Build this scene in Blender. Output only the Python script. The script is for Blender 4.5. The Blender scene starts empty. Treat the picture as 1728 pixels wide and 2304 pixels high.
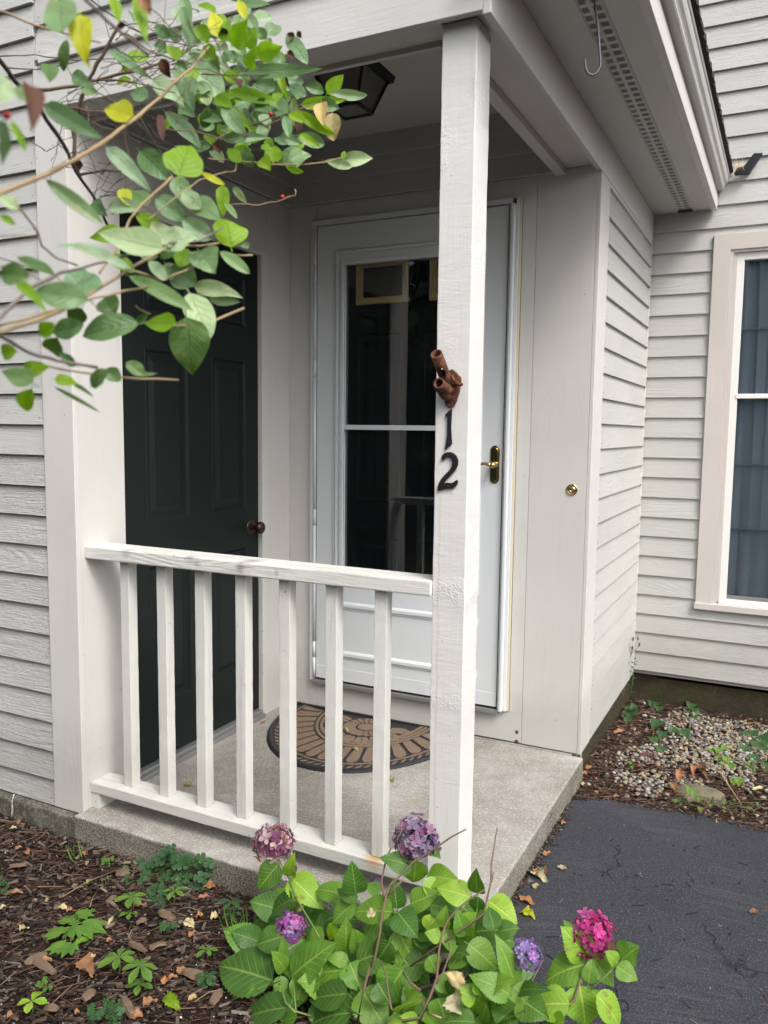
import bpy, math, random
import numpy as np
from mathutils import Vector, Matrix, noise
rnd = random.Random(7)
sc = bpy.context.scene
R_ = math.radians
# ---------------------------------------------------------------- camera
CAM = Vector((2.07, -1.9177, 1.2983))
YAW, PITCH, ROLL, FPX = -.4592, -.1005, .012, 1830.07
_f = Vector((math.sin(YAW)*math.cos(PITCH), math.cos(YAW)*math.cos(PITCH), math.sin(PITCH)))
_r = Vector((math.cos(YAW), -math.sin(YAW), 0)); _u = _r.cross(_f)
CR = _r*math.cos(ROLL)+_u*math.sin(ROLL); CU = -_r*math.sin(ROLL)+_u*math.cos(ROLL); CF = _f
cd = bpy.data.cameras.new('camera'); cam = bpy.data.objects.new('camera', cd)
sc.collection.objects.link(cam)
m = Matrix((CR, CU, -CF)).transposed().to_4x4(); m.translation = CAM
cam.matrix_world = m
cd.sensor_fit = 'HORIZONTAL'; cd.sensor_width = 36; cd.lens = 36*FPX/1728
cd.clip_start = .05; cd.clip_end = 300
cd.dof.use_dof = True; cd.dof.focus_distance = 2.45; cd.dof.aperture_fstop = 9.0
sc.camera = cam
# ---------------------------------------------------------------- world and sun (soft, overcast)
SUN_EL, SUN_AZ = R_(50), R_(124)      # azimuth measured from +Y towards +X
w = bpy.data.worlds.new('World'); sc.world = w; w.use_nodes = True
nt = w.node_tree; nt.nodes.clear()
sky = nt.nodes.new('ShaderNodeTexSky'); sky.sky_type = 'NISHITA'; sky.sun_disc = False
sky.sun_elevation = SUN_EL; sky.sun_rotation = SUN_AZ
sky.air_density = .8; sky.dust_density = 5.0; sky.ozone_density = .6
bg = nt.nodes.new('ShaderNodeBackground'); bg.inputs[1].default_value = .15
hsv = nt.nodes.new('ShaderNodeHueSaturation'); hsv.inputs['Saturation'].default_value = .38   # cloud cover takes most of the blue
wo = nt.nodes.new('ShaderNodeOutputWorld')
nt.links.new(sky.outputs[0], hsv.inputs['Color']); nt.links.new(hsv.outputs[0], bg.inputs[0]); nt.links.new(bg.outputs[0], wo.inputs[0])
sl = bpy.data.lights.new('sun', 'SUN'); sl.energy = .85; sl.angle = R_(16); sl.color = (1, .98, .95)
so = bpy.data.objects.new('sun', sl); sc.collection.objects.link(so)
sd = Vector((math.sin(SUN_AZ)*math.cos(SUN_EL), math.cos(SUN_AZ)*math.cos(SUN_EL), math.sin(SUN_EL)))
so.rotation_euler = sd.to_track_quat('Z', 'Y').to_euler()
sc.view_settings.view_transform = 'Standard'; sc.view_settings.look = 'None'
sc.view_settings.exposure = 1.06; sc.view_settings.gamma = 1
sc.render.engine = 'CYCLES'
try:
    sc.cycles.max_bounces = 8; sc.cycles.transparent_max_bounces = 12
except Exception: pass
# ---------------------------------------------------------------- helpers
def ray(px, py): return CF + CR*((px-864)/FPX) - CU*((py-1152)/FPX)
def at(px, py, ax, v):            # point of the place seen at a photo pixel on a plane of the place
    d = ray(px, py); i = 'xyz'.index(ax); return CAM + d*((v-CAM[i])/d[i])
def dep(px, py, t): return CAM + ray(px, py)*t
def lin(c):
    f = lambda v: v/12.92 if v <= .04045 else ((v+.055)/1.055)**2.4
    return tuple(f(v/255) for v in c)
def root(name, loc, label, cat, group=None, rz=0):
    o = bpy.data.objects.new(name, None); sc.collection.objects.link(o); o.location = loc; o.rotation_euler.z = rz
    o.empty_display_size = .1; o['label'] = label; o['category'] = cat
    if group: o['group'] = group
    return o
def tag(o, label=None, cat=None, group=None, kind=None):
    if label: o['label'] = label
    if cat: o['category'] = cat
    if group: o['group'] = group
    if kind: o['kind'] = kind
    return o
def wloc(o):
    v = Vector((0, 0, 0))
    while o is not None: v += o.location; o = o.parent
    return v
class MB:
    def __init__(s): s.v = []; s.f = []; s.m = []; s.sm = []; s.uv = None
    def add(s, vs, fs, mi=0, smooth=False):
        n = len(s.v); s.v += [tuple(v) for v in vs]; s.f += [tuple(i+n for i in f) for f in fs]
        s.m += [mi]*len(fs); s.sm += [smooth]*len(fs); return s
    def box(s, x0, x1, y0, y1, z0, z1, mi=0):
        vs = [(x, y, z) for z in (z0, z1) for y in (y0, y1) for x in (x0, x1)]
        return s.add(vs, [(0,2,3,1),(4,5,7,6),(0,1,5,4),(2,6,7,3),(0,4,6,2),(1,3,7,5)], mi)
    def prism(s, poly, ax, a, b, mi=0):      # poly in the two other axes
        def P(p, t):
            q = list(p); q.insert('xyz'.index(ax), t); return q
        n = len(poly)
        vs = [P(p, a) for p in poly]+[P(p, b) for p in poly]
        fs = [tuple(range(n))[::-1], tuple(range(n, 2*n))]+[(i, (i+1) % n, (i+1) % n+n, i+n) for i in range(n)]
        return s.add(vs, fs, mi)
    def tube(s, pts, rad, n=8, mi=0, cap=True):
        pts = [Vector(p) for p in pts]; k = len(pts)
        if not isinstance(rad, (list, tuple)): rad = [rad]*k
        vs = []; up = Vector((.31, .17, .93)).normalized()
        for i, p in enumerate(pts):
            t = (pts[min(i+1, k-1)]-pts[max(i-1, 0)]).normalized()
            a = t.cross(up)
            if a.length < 1e-3: a = t.cross(Vector((1, 0, 0)))
            a.normalize(); b = t.cross(a)
            for j in range(n):
                th = 2*math.pi*j/n; vs.append(p+(a*math.cos(th)+b*math.sin(th))*rad[i])
        fs = [(i*n+j, i*n+(j+1) % n, (i+1)*n+(j+1) % n, (i+1)*n+j) for i in range(k-1) for j in range(n)]
        if cap: fs += [tuple(range(n))[::-1], tuple(range((k-1)*n, k*n))]
        return s.add(vs, fs, mi, True)
    def lathe(s, prof, org, axis, n=20, mi=0):      # prof (radius, height along axis)
        axis = Vector(axis).normalized(); org = Vector(org)
        a = axis.cross(Vector((0, 0, 1)))
        if a.length < 1e-3: a = Vector((1, 0, 0))
        a.normalize(); b = axis.cross(a); vs = []
        for r, h in prof:
            for j in range(n):
                th = 2*math.pi*j/n; vs.append(org+axis*h+(a*math.cos(th)+b*math.sin(th))*r)
        k = len(prof)
        fs = [(i*n+j, i*n+(j+1) % n, (i+1)*n+(j+1) % n, (i+1)*n+j) for i in range(k-1) for j in range(n)]
        return s.add(vs, fs, mi, True)
    def build(s, name, mats, parent=None, bevel=0, origin=None):
        me = bpy.data.meshes.new(name)
        pw = wloc(parent) if parent else Vector((0, 0, 0))
        og = Vector(origin) if origin is not None else pw
        me.from_pydata([tuple(Vector(v)-og) for v in s.v], [], s.f)
        for mt in (mats if isinstance(mats, (list, tuple)) else [mats]): me.materials.append(mt)
        me.polygons.foreach_set('material_index', s.m); me.polygons.foreach_set('use_smooth', s.sm)
        me.update()
        o = bpy.data.objects.new(name, me); sc.collection.objects.link(o)
        o.location = og-pw
        if parent: o.parent = parent
        if bevel:
            b = o.modifiers.new('bevel', 'BEVEL'); b.width = bevel; b.segments = 2; b.limit_method = 'ANGLE'; b.angle_limit = R_(50)
        return o
def bx(name, mat, parent, x0, x1, y0, y1, z0, z1, bevel=.0015):
    return MB().box(x0, x1, y0, y1, z0, z1).build(name, mat, parent, bevel, origin=((x0+x1)/2, (y0+y1)/2, z0))
# ---------------------------------------------------------------- materials
class NT:
    def __init__(s, name):
        s.mat = bpy.data.materials.new(name); s.mat.use_nodes = True; s.t = s.mat.node_tree
        s.b = s.t.nodes['Principled BSDF']; s.out = s.t.nodes['Material Output']
    def n(s, ty, **kw):
        o = s.t.nodes.new('ShaderNode'+ty)
        for k, v in kw.items():
            if k.startswith('i_'):
                o.inputs[k[2:].replace('_', ' ')].default_value = v
            else: setattr(o, k, v)
        return o
    def l(s, a, b): s.t.links.new(a, b)
    def coord(s, kind='Object', scale=(1, 1, 1), rot=(0, 0, 0), rand=True):
        tc = s.n('TexCoord'); mp = s.n('Mapping'); mp.inputs['Scale'].default_value = scale; mp.inputs['Rotation'].default_value = rot
        if rand:
            oi = s.n('ObjectInfo'); mu = s.n('VectorMath', operation='ADD'); ml = s.n('Math', operation='MULTIPLY'); ml.inputs[1].default_value = 37.0
            s.l(oi.outputs['Random'], ml.inputs[0]); s.l(tc.outputs[kind], mu.inputs[0]); s.l(ml.outputs[0], mu.inputs[1]); s.l(mu.outputs[0], mp.inputs[0])
        else: s.l(tc.outputs[kind], mp.inputs[0])
        return mp.outputs[0]
    def noise(s, vec, scale, detail=4, rough=.55, dist=0):
        n = s.n('TexNoise'); n.inputs['Scale'].default_value = scale; n.inputs['Detail'].default_value = detail
        n.inputs['Roughness'].default_value = rough; n.inputs['Distortion'].default_value = dist
        s.l(vec, n.inputs['Vector']); return n.outputs[0]
    def ramp(s, fac, stops):
        r = s.n('ValToRGB'); e = r.color_ramp.elements
        while len(e) < len(stops): e.new(.5)
        for i, (p, c) in enumerate(stops):
            e[i].position = p; e[i].color = (c, c, c, 1) if isinstance(c, (int, float)) else tuple(c)+(1,)
        s.l(fac, r.inputs[0]); return r.outputs[0]
    def mix(s, fac, a, b, mode='MIX'):
        m = s.n('Mix', data_type='RGBA', blend_type=mode)
        for i, v in ((0, fac), (6, a), (7, b)):
            if isinstance(v, (int, float)): m.inputs[i].default_value = v
            elif isinstance(v, tuple): m.inputs[i].default_value = v+(1,)
            else: s.l(v, m.inputs[i])
        return m.outputs[2]
    def math(s, op, a, b=None):
        m = s.n('Math', operation=op)
        for i, v in ((0, a), (1, b)):
            if v is None: continue
            if isinstance(v, (int, float)): m.inputs[i].default_value = v
            else: s.l(v, m.inputs[i])
        return m.outputs[0]
    def bump(s, h, dist, strength=1, prev=None):
        b = s.n('Bump'); b.inputs['Distance'].default_value = dist; b.inputs['Strength'].default_value = strength
        s.l(h, b.inputs['Height'])
        if prev is not None: s.l(prev, b.inputs['Normal'])
        return b.outputs[0]
    def done(s, col=None, rough=None, normal=None, metal=None, spec=None):
        for k, v in (('Base Color', col), ('Roughness', rough), ('Normal', normal), ('Metallic', metal), ('Specular IOR Level', spec)):
            if v is None: continue
            if isinstance(v, (int, float)): s.b.inputs[k].default_value = v
            elif isinstance(v, tuple): s.b.inputs[k].default_value = v+(1,)
            else: s.l(v, s.b.inputs[k])
        return s.mat
def painted(name, col, axis, grain=.6, dirt=.25, rough=.5, specks=.6, cathedral=.5, dirtcol=None, stains=None):
    """brushed house paint over wood; axis = direction of the grain"""
    T = NT(name); sc_ = [1, 1, 1]; st = [9, 9, 9]; st['xyz'.index(axis)] = .5
    v0 = T.coord(); vg = T.coord(scale=tuple(st)); lo = [3, 3, 3]; lo['xyz'.index(axis)] = .45; vc = T.coord(scale=tuple(lo))
    fine = T.noise(vg, 22, 5, .65, .3)
    big = T.noise(vc, 3.2, 1, .4, .2)
    rings = T.n('Math', operation='PINGPONG'); rings.inputs[1].default_value = 1
    T.l(T.math('MULTIPLY', big, 26.0), rings.inputs[0])
    patch = T.ramp(T.noise(v0, 3.0, 2), [(.5, 0), (.66, 1)])
    cath = T.math('MULTIPLY', T.ramp(rings.outputs[0], [(0, 0), (1, 1)]), patch)
    n1 = T.bump(fine, .0020*grain); n2 = T.bump(cath, .0018*cathedral, 1, n1)
    n3 = T.bump(T.noise(v0, 55, 3), .0012*grain, 1, n2)
    c = T.mix(T.ramp(T.noise(v0, 2.3, 3), [(.3, 0), (.75, 1)]), tuple(x*.94 for x in col), tuple(min(1, x*1.04) for x in col))
    ge = T.n('NewGeometry'); gx = T.n('SeparateXYZ'); T.l(ge.outputs['Position'], gx.inputs[0])
    low = T.ramp(T.math('ADD', gx.outputs[2], T.math('MULTIPLY', T.noise(v0, 7, 4, .7), -.28)), [(.0, 1), (.16, 0)])
    c = T.mix(T.math('MULTIPLY', low, .24), c, (.17, .16, .135))          # rain splash low on the boards
    oi = T.n('ObjectInfo'); c = T.mix(T.math('MULTIPLY', oi.outputs['Random'], .12), c, tuple(x*.72 for x in col))
    dc = dirtcol or tuple(x*.42 for x in col)
    c = T.mix(T.math('MULTIPLY', T.ramp(T.noise(vg, 5, 5, .7), [(.55, 0), (.8, 1)]), dirt), c, dc)
    vo = T.n('TexVoronoi'); vo.inputs['Scale'].default_value = 24; T.l(v0, vo.inputs['Vector'])
    sp = T.math('MULTIPLY', T.ramp(vo.outputs['Distance'], [(.045, 1), (.075, 0)]), T.ramp(T.noise(v0, 9, 2), [(.56, 0), (.6, 1)]))
    c = T.mix(T.math('MULTIPLY', sp, specks), c, (.06, .055, .05))
    if stains:
        tcx = T.n('TexCoord')
        for (p_, r_, cc, amt) in stains:
            vm = T.n('VectorMath', operation='DISTANCE'); T.l(tcx.outputs['Object'], vm.inputs[0]); vm.inputs[1].default_value = p_
            T_d = T.math('ADD', vm.outputs['Value'], T.math('MULTIPLY', T.math('SUBTRACT', T.noise(vg, 9, 4, .7), .5), r_*1.6))
            c = T.mix(T.math('MULTIPLY', T.ramp(T_d, [(r_*.25, 1), (r_, 0)]), amt), c, cc)
    return T.done(c, rough, n3, spec=.4)
SID = (.45, .453, .43); TRM = (.572, .565, .535); CAS = (.53, .49, .46)
M = {}
M['sid_x'] = painted('siding paint along x', SID, 'x', .9, .3, .55)
M['sid_y'] = painted('siding paint along y', SID, 'y', .9, .3, .55)
M['sid_rough'] = painted('weathered siding paint', tuple(c*.97 for c in SID), 'x', 2.0, .4, .55, .9, .9)
M['trim_x'] = painted('trim paint along x', TRM, 'x', .28, .10, .5, .7, .2)
M['trim_y'] = painted('trim paint along y', TRM, 'y', .28, .10, .5, .7, .2)
M['trim_z'] = painted('trim paint along z', TRM, 'z', .28, .10, .5, .7, .2)
M['soffit'] = painted('soffit paint', (.50, .50, .46), 'y', .25, .05, .55, .1, .1)
M['frieze_y'] = painted('frieze paint', (.57, .58, .545), 'y', .3, .1, .5, .25, .2)
M['rail'] = painted('railing paint', (.62, .618, .58), 'x', .9, .8, .5, .9, .4, stains=[((.487, -.035, .091), .045, (.40, .22, .07), .85), ((-.13, -.06, .885), .022, (.07, .065, .06), .5), ((-.16, -.05, .903), .028, (.12, .11, .10), .45), ((.03, -.05, .885), .022, (.07, .065, .06), .6), ((.05, -.02, .9), .040, (.14, .13, .12), .6), ((-.42, -.04, .9), .03, (.2, .19, .17), .5), ((.16, -.06, .88), .012, (.04, .04, .04), .8)])
M['balu'] = painted('baluster paint', (.61, .608, .57), 'z', .8, .6, .5, .9, .3)
M['casing'] = painted('window casing paint', CAS, 'z', .35, .1, .5, .15, .2)
def post_mat():
    T = NT('rough sawn post paint'); col = (.65, .645, .62)
    v0 = T.coord(rand=False); vh = T.coord(scale=(7, 7, 42), rand=False); vv = T.coord(scale=(26, 26, 1.6), rand=False)
    n = T.bump(T.math('MULTIPLY', T.noise(vh, 1.1, 5, .65, 1.6), T.ramp(T.noise(v0, 5, 3), [(.35, .25), (.65, 1)])), .004, .34)                       # saw marks across the post
    n = T.bump(T.noise(vv, 6, 5, .65), .002, .35, n)                         # grain along it
    pk = T.math('MULTIPLY', T.noise(v0, 150, 3, .7), T.ramp(T.noise(v0, 4, 2), [(.56, 0), (.64, 1)]))
    n = T.bump(pk, .006, .6, n)
    c = T.mix(T.ramp(T.noise(v0, 3, 4), [(.3, 0), (.7, 1)]), tuple(x*.93 for x in col), col)
    c = T.mix(T.math('MULTIPLY', T.ramp(T.noise(vv, 2.2, 4, .6), [(.6, 0), (.78, 1)]), .22), c, (.42, .34, .22))
    # a thin brown rust run below the number
    sx = T.n('SeparateXYZ'); tc = T.n('TexCoord'); T.l(tc.outputs['Object'], sx.inputs[0])
    wob = T.math('MULTIPLY', T.noise(T.coord(scale=(0, 0, 5), rand=False), 2, 3), .012)
    xx = T.math('ABSOLUTE', T.math('SUBTRACT', T.math('ADD', sx.outputs[0], wob), -.0225))
    band = T.math('MULTIPLY', T.ramp(xx, [(.0008, 1), (.004, 0)]), T.ramp(sx.outputs[2], [(.05, .3), (.3, 1)]))
    low = T.math('LESS_THAN', sx.outputs[2], 1.13)
    c = T.mix(T.math('MULTIPLY', T.math('MULTIPLY', band, low), .38), c, (.45, .36, .24))
    vo = T.n('TexVoronoi'); vo.inputs['Scale'].default_value = 22; T.l(v0, vo.inputs['Vector'])
    c = T.mix(T.math('MULTIPLY', T.ramp(vo.outputs['Distance'], [(.035, 1), (.06, 0)]), .45), c, (.08, .07, .06))
    return T.done(c, .5, n, spec=.4)
M['post'] = post_mat()
def flat(name, col, rough=.5, metal=0, nscale=0, ndist=0, var=.06, spec=.5):
    T = NT(name); v = T.coord()
    c = T.mix(T.noise(v, 6, 4), tuple(x*(1-var) for x in col), tuple(min(1, x*(1+var)) for x in col))
    return T.done(c, rough, T.bump(T.noise(v, nscale, 4), ndist) if nscale else None, metal, spec)
M['alu'] = flat('white enamelled storm door', (.60, .625, .64), .34, 0, 0, 0, .02)
M['alu_grey'] = flat('dull aluminium', (.33, .33, .33), .45, .7, 60, .0006, .15)
M['green'] = flat('dark green door paint', (.007, .0112, .0105), .45, 0, 90, .0004, .1, .25)
M['vinyl'] = flat('white vinyl sash', (.74, .74, .71), .35, 0, 0, 0, .02)
M['iron'] = flat('black iron', (.009, .010, .014), .42, .0, 60, .0005, .2, .4)
M['num'] = flat('flat black digit', (.014, .014, .017), .5, 0, 40, .0003, .15, .3)
M['tan'] = flat('pale varnished pine', (.85, .62, .27), .5, 0, 30, .0004, .15)
M['cream'] = flat('cream caulk strip', (.62, .55, .40), .5, 0, 0, 0, .05)
M['dark'] = flat('dark interior', (.015, .015, .017), .8)
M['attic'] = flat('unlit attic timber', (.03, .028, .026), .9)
M['shingle'] = flat('black asphalt shingle', (.018, .017, .017), .9, 0, 160, .003, .4)
M['bronze'] = flat('aged bronze', (.075, .05, .035), .38, .85, 60, .0004, .3)
M['hook'] = flat('grey steel', (.07, .07, .085), .4, .3, 60, .0006, .3)
def brass():
    T = NT('polished brass'); return T.done((.62, .48, .24), .16, T.bump(T.noise(T.coord(), 30, 2), .0006), 1.0)
M['brass'] = brass()
def steel_hinge(): 
    T = NT('worn hinge'); v = T.coord(); f = T.ramp(T.noise(v, 40, 4), [(.45, 0), (.6, 1)])
    return T.done(T.mix(f, (.6, .59, .57), (.2, .08, .04)), .45, None, .3)
M['hinge'] = steel_hinge()
def glass(name, tint=(1, 1, 1), rough=.0):
    T = NT(name); T.t.nodes.remove(T.b)
    fr = T.n('Fresnel'); fr.inputs[0].default_value = 1.5
    tr = T.n('BsdfTransparent'); tr.inputs[0].default_value = tint+(1,)
    gl = T.n('BsdfGlossy'); gl.inputs['Roughness'].default_value = rough
    T.l(T.bump(T.noise(T.coord(), 2.5, 1), .0012, .35), gl.inputs['Normal'])
    mx = T.n('MixShader'); T.l(T.math('MULTIPLY', fr.outputs[0], .85), mx.inputs[0]); T.l(tr.outputs[0], mx.inputs[1]); T.l(gl.outputs[0], mx.inputs[2]); T.l(mx.outputs[0], T.out.inputs[0])
    return T.mat
M['glass'] = glass('window glass', (.88, .93, .95))
M['glass_d'] = glass('storm door glass', (.9, .92, .93))
def frosted():
    T = NT('frosted lantern glass'); return T.done((.13, .13, .12), .35, T.bump(T.noise(T.coord(), 200, 2), .001))
M['frost'] = frosted()
def rust():
    T = NT('rusted iron'); v = T.coord()
    f = T.noise(v, 38, 5, .7); g = T.noise(v, 150, 4, .7)
    c = T.ramp(f, [(.3, (.045, .018, .012)), (.5, (.11, .038, .02)), (.68, (.30, .11, .035)), (.85, (.42, .2, .08))])
    c = T.mix(T.ramp(g, [(.4, 0), (.7, .5)]), c, (.05, .02, .014))
    return T.done(c, .85, T.bump(g, .004, .8), .1)
M['rust'] = rust()
def concrete(name, col, dark, moss=0, speck=1.0, edge=0):
    T = NT(name); v = T.coord('Object', rand=False)
    g = T.noise(v, 230, 3, .75); g2 = T.noise(v, 110, 3, .7); st = T.noise(v, 2.6, 5, .6)
    c = T.mix(T.ramp(st, [(.35, 0), (.68, 1)]), dark, col)
    c = T.mix(T.math('MULTIPLY', T.ramp(g, [(.41, 1), (.50, 0)]), .85*speck), c, tuple(x*.22 for x in col))
    c = T.mix(T.math('MULTIPLY', T.ramp(g2, [(.54, 0), (.62, 1)]), .7*speck), c, tuple(min(.8, x*1.6) for x in col))
    sx = T.n('SeparateXYZ'); T.l(v, sx.inputs[0])
    if edge:
        ef = T.math('MULTIPLY', T.ramp(T.math('ADD', sx.outputs[2], T.math('MULTIPLY', T.noise(v, 20, 3), .012)), [(.0, 1), (.006, 0)]), T.ramp(T.noise(v, 9, 4), [(.2, .55), (.6, 1)]))
        c = T.mix(ef, c, T.mix(T.ramp(T.noise(v, 170, 3, .8), [(.4, 0), (.6, 1)]), (.04, .036, .028), (.27, .25, .205)))
    if moss:
        c = T.mix(T.math('MULTIPLY', T.ramp(T.noise(v, 7, 5, .7), [(.38, 0), (.6, 1)]), moss), c, (.035, .045, .015))
        c = T.mix(T.math('MULTIPLY', T.ramp(T.noise(v, 11, 5, .7), [(.45, 0), (.62, 1)]), moss*.8), c, (.02, .018, .014))
    n = T.bump(g, .0025, .7); n = T.bump(T.noise(v, 14, 5, .7), .012, .6, n)
    return T.done(c, .9, n, spec=.2)
M['slab'] = concrete('exposed aggregate concrete', (.40, .385, .35), (.225, .205, .18), speck=.62, edge=1)
M['slab_side'] = concrete('rough concrete edge', (.36, .34, .29), (.17, .155, .12), .22)
M['found'] = concrete('mossy dark concrete', (.075, .055, .036), (.02, .016, .011), .6, .8)
M['found_l'] = concrete('stained grey concrete', (.22, .21, .18), (.07, .065, .055), .45)
def asphalt():
    T = NT('sealed asphalt'); v = T.coord('Object', rand=False)
    g = T.noise(v, 260, 3, .8); g2 = T.noise(v, 60, 4, .7)
    # broom marks: arcs swept round a point beside the walk
    sx = T.n('SeparateXYZ'); T.l(v, sx.inputs[0]); dx = T.math('SUBTRACT', sx.outputs[0], 2.1); dy = T.math('ADD', sx.outputs[1], .9)
    rr = T.math('SQRT', T.math('ADD', T.math('POWER', dx, 2.0), T.math('POWER', dy, 2.0))); an = T.math('ARCTAN2', dy, dx)
    cb = T.n('CombineXYZ'); T.l(T.math('MULTIPLY', rr, 55.0), cb.inputs[0]); T.l(T.math('MULTIPLY', an, 1.6), cb.inputs[1])
    swn = T.math('MULTIPLY', T.noise(cb.outputs[0], 1.6, 4, .7, .3), T.ramp(T.noise(v, 2.7, 2), [(.42, .1), (.6, 1)]))
    c = T.mix(T.ramp(T.noise(v, 2.2, 4), [(.3, 0), (.7, 1)]), (.012, .014, .019), (.022, .024, .032))
    sp = T.ramp(g, [(.56, 0), (.64, 1)])
    c = T.mix(T.math('MULTIPLY', sp, .7), c, (.19, .19, .20))
    c = T.mix(T.math('MULTIPLY', T.ramp(swn, [(.45, 0), (.75, 1)]), .35), c, (.10, .10, .11))
    n = T.bump(g, .003, .8); n = T.bump(swn, .004, .6, n); n = T.bump(g2, .004, .5, n)
    # shrinkage cracks
    vo = T.n('TexVoronoi', feature='DISTANCE_TO_EDGE'); vo.inputs['Scale'].default_value = 2.1
    wv = T.n('VectorMath', operation='ADD'); nn = T.n('TexNoise'); nn.inputs['Scale'].default_value = 7; nn.inputs['Detail'].default_value = 5; T.l(v, nn.inputs['Vector'])
    ms = T.n('VectorMath', operation='SCALE'); ms.inputs['Scale'].default_value = .28; T.l(nn.outputs['Color'], ms.inputs[0]); T.l(v, wv.inputs[0]); T.l(ms.outputs[0], wv.inputs[1]); T.l(wv.outputs[0], vo.inputs['Vector'])
    cr = T.math('MULTIPLY', T.ramp(vo.outputs['Distance'], [(.004, 1), (.016, 0)]), T.ramp(T.noise(v, 4, 2), [(.54, 0), (.6, 1)]))
    c = T.mix(T.math('MULTIPLY', cr, .6), c, (.006, .006, .006)); n = T.bump(T.math('SUBTRACT', 1.0, cr), .006, .8, n)
    return T.done(c, .8, n, spec=.35)
M['asphalt'] = asphalt()
def soil():
    T = NT('dark soil'); v = T.coord('Object', rand=False)
    c = T.ramp(T.noise(v, 60, 6, .75), [(.3, (.012, .008, .006)), (.55, (.035, .022, .016)), (.75, (.075, .05, .035))])
    return T.done(c, .95, T.bump(T.noise(v, 45, 6, .8), .02, 1), spec=.15)
M['soil'] = soil()
def attrmat(name, rough=.8, bump=.002, bscale=120, spec=.25, trans=0):
    T = NT(name); a = T.n('Attribute'); a.attribute_name = 'Col'; v = T.coord(rand=False)
    c = T.mix(T.math('MULTIPLY', T.noise(v, bscale, 4, .7), .55), a.outputs['Color'], T.mix(1.0, a.outputs['Color'], (.35, .33, .3), 'MULTIPLY'))
    m_ = T.done(c, rough, T.bump(T.noise(v, bscale, 4), bump), spec=spec)
    if trans:
        tr = T.n('BsdfTranslucent'); T.l(a.outputs['Color'], tr.inputs[0]); mx = T.n('MixShader'); mx.inputs[0].default_value = trans
        T.l(T.b.outputs[0], mx.inputs[1]); T.l(tr.outputs[0], mx.inputs[2]); T.l(mx.outputs[0], T.out.inputs[0])
    return m_
M['chips'] = attrmat('wood chips and bark')
M['pebble'] = attrmat('river pebbles', .6, .001, 90)
M['petal'] = attrmat('hydrangea petals', .7, .0005, 300, .2, .35)
M['carpet'] = None
def leafmat(name, col, vein, under=None, trans=.35, nv=8, rough=.45, veinw=1.0, spots=0, spotcol=(.18, .09, .03), edge=None, spec=.4, vmix=.4):
    T = NT(name); uv = T.n('UVMap'); sx = T.n('SeparateXYZ'); T.l(uv.outputs[0], sx.inputs[0])
    u, vv = sx.outputs[0], sx.outputs[1]
    d = T.math('ABSOLUTE', T.math('SUBTRACT', vv, .5)); d2 = T.math('MULTIPLY', d, 2.0)
    mid = T.ramp(d, [(.012*veinw, 1), (.035*veinw, 0)])
    ph = T.math('FRACT', T.math('SUBTRACT', T.math('MULTIPLY', u, float(nv)), T.math('MULTIPLY', T.math('POWER', d2, .8), 2.3)))
    side = T.ramp(T.math('ABSOLUTE', T.math('SUBTRACT', ph, .5)), [(.025*veinw, 1), (.10*veinw, 0)])
    side = T.math('MULTIPLY', side, T.ramp(d2, [(.0, .9), (.85, .15)]))
    ve = T.math('MAXIMUM', mid, side)
    v0 = T.coord(); oi = T.n('ObjectInfo')
    c = T.mix(T.ramp(T.noise(v0, 22, 3), [(.3, 0), (.7, 1)]), tuple(x*.82 for x in col), tuple(x*1.12 for x in col))
    c = T.mix(T.math('MULTIPLY', oi.outputs['Random'], .5), c, (col[0]*1.5+.012, col[1]*1.22, col[2]*.8))
    if edge: c = T.mix(T.ramp(d2, [(.78, 0), (.98, .7)]), c, edge)
    c = T.mix(T.math('MULTIPLY', ve, vmix), c, vein)
    if spots: c = T.mix(T.math('MULTIPLY', T.ramp(T.noise(v0, 26, 3), [(.62, 0), (.68, 1)]), spots), c, spotcol)
    if under is not None:
        ge = T.n('NewGeometry'); c = T.mix(ge.outputs['Backfacing'], c, under)
    n = T.bump(T.math('SUBTRACT', 1.0, T.math('MULTIPLY', ve, 1.0)), .0012, .9)
    n = T.bump(T.noise(v0, 150, 3), .0016, .6, n)
    T.done(c, rough, n, spec=spec)
    tr = T.n('BsdfTranslucent'); T.l(T.mix(1.0, c, (1.3, 1.5, .5), 'MULTIPLY'), tr.inputs[0]); mx = T.n('MixShader'); mx.inputs[0].default_value = trans
    T.l(T.b.outputs[0], mx.inputs[1]); T.l(tr.outputs[0], mx.inputs[2]); T.l(mx.outputs[0], T.out.inputs[0])
    return T.mat
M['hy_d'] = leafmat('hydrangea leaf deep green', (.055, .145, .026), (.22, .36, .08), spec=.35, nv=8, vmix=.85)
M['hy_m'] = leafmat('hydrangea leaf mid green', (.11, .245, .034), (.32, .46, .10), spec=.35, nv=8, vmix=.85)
M['hy_y'] = leafmat('hydrangea leaf lime', (.19, .36, .04), (.46, .58, .13), spots=.5, spec=.35, nv=8, vmix=.85)
M['hs_g'] = leafmat('honeysuckle leaf grey green', (.125, .235, .11), (.25, .36, .2), (.14, .21, .12), .25, 6, .45, .8, spots=.3, spec=.5)
M['hs_d'] = leafmat('honeysuckle leaf dark green', (.065, .145, .045), (.12, .2, .08), (.07, .12, .05), .25, 6, .45, .8, spots=.3, spec=.5)
M['hs_p'] = leafmat('honeysuckle leaf pale underside', (.26, .38, .24), (.42, .5, .34), (.22, .32, .2), .2, 6, .65, .6, spots=.3)
M['hs_y'] = leafmat('honeysuckle leaf lit yellow green', (.19, .36, .02), (.25, .42, .05), (.17, .3, .03), .5, 6, .5, .5)
M['hs_Y'] = leafmat('honeysuckle leaf turning yellow', (.45, .50, .03), (.5, .5, .1), None, .45, 6, .5, .5, spots=.9)
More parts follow.
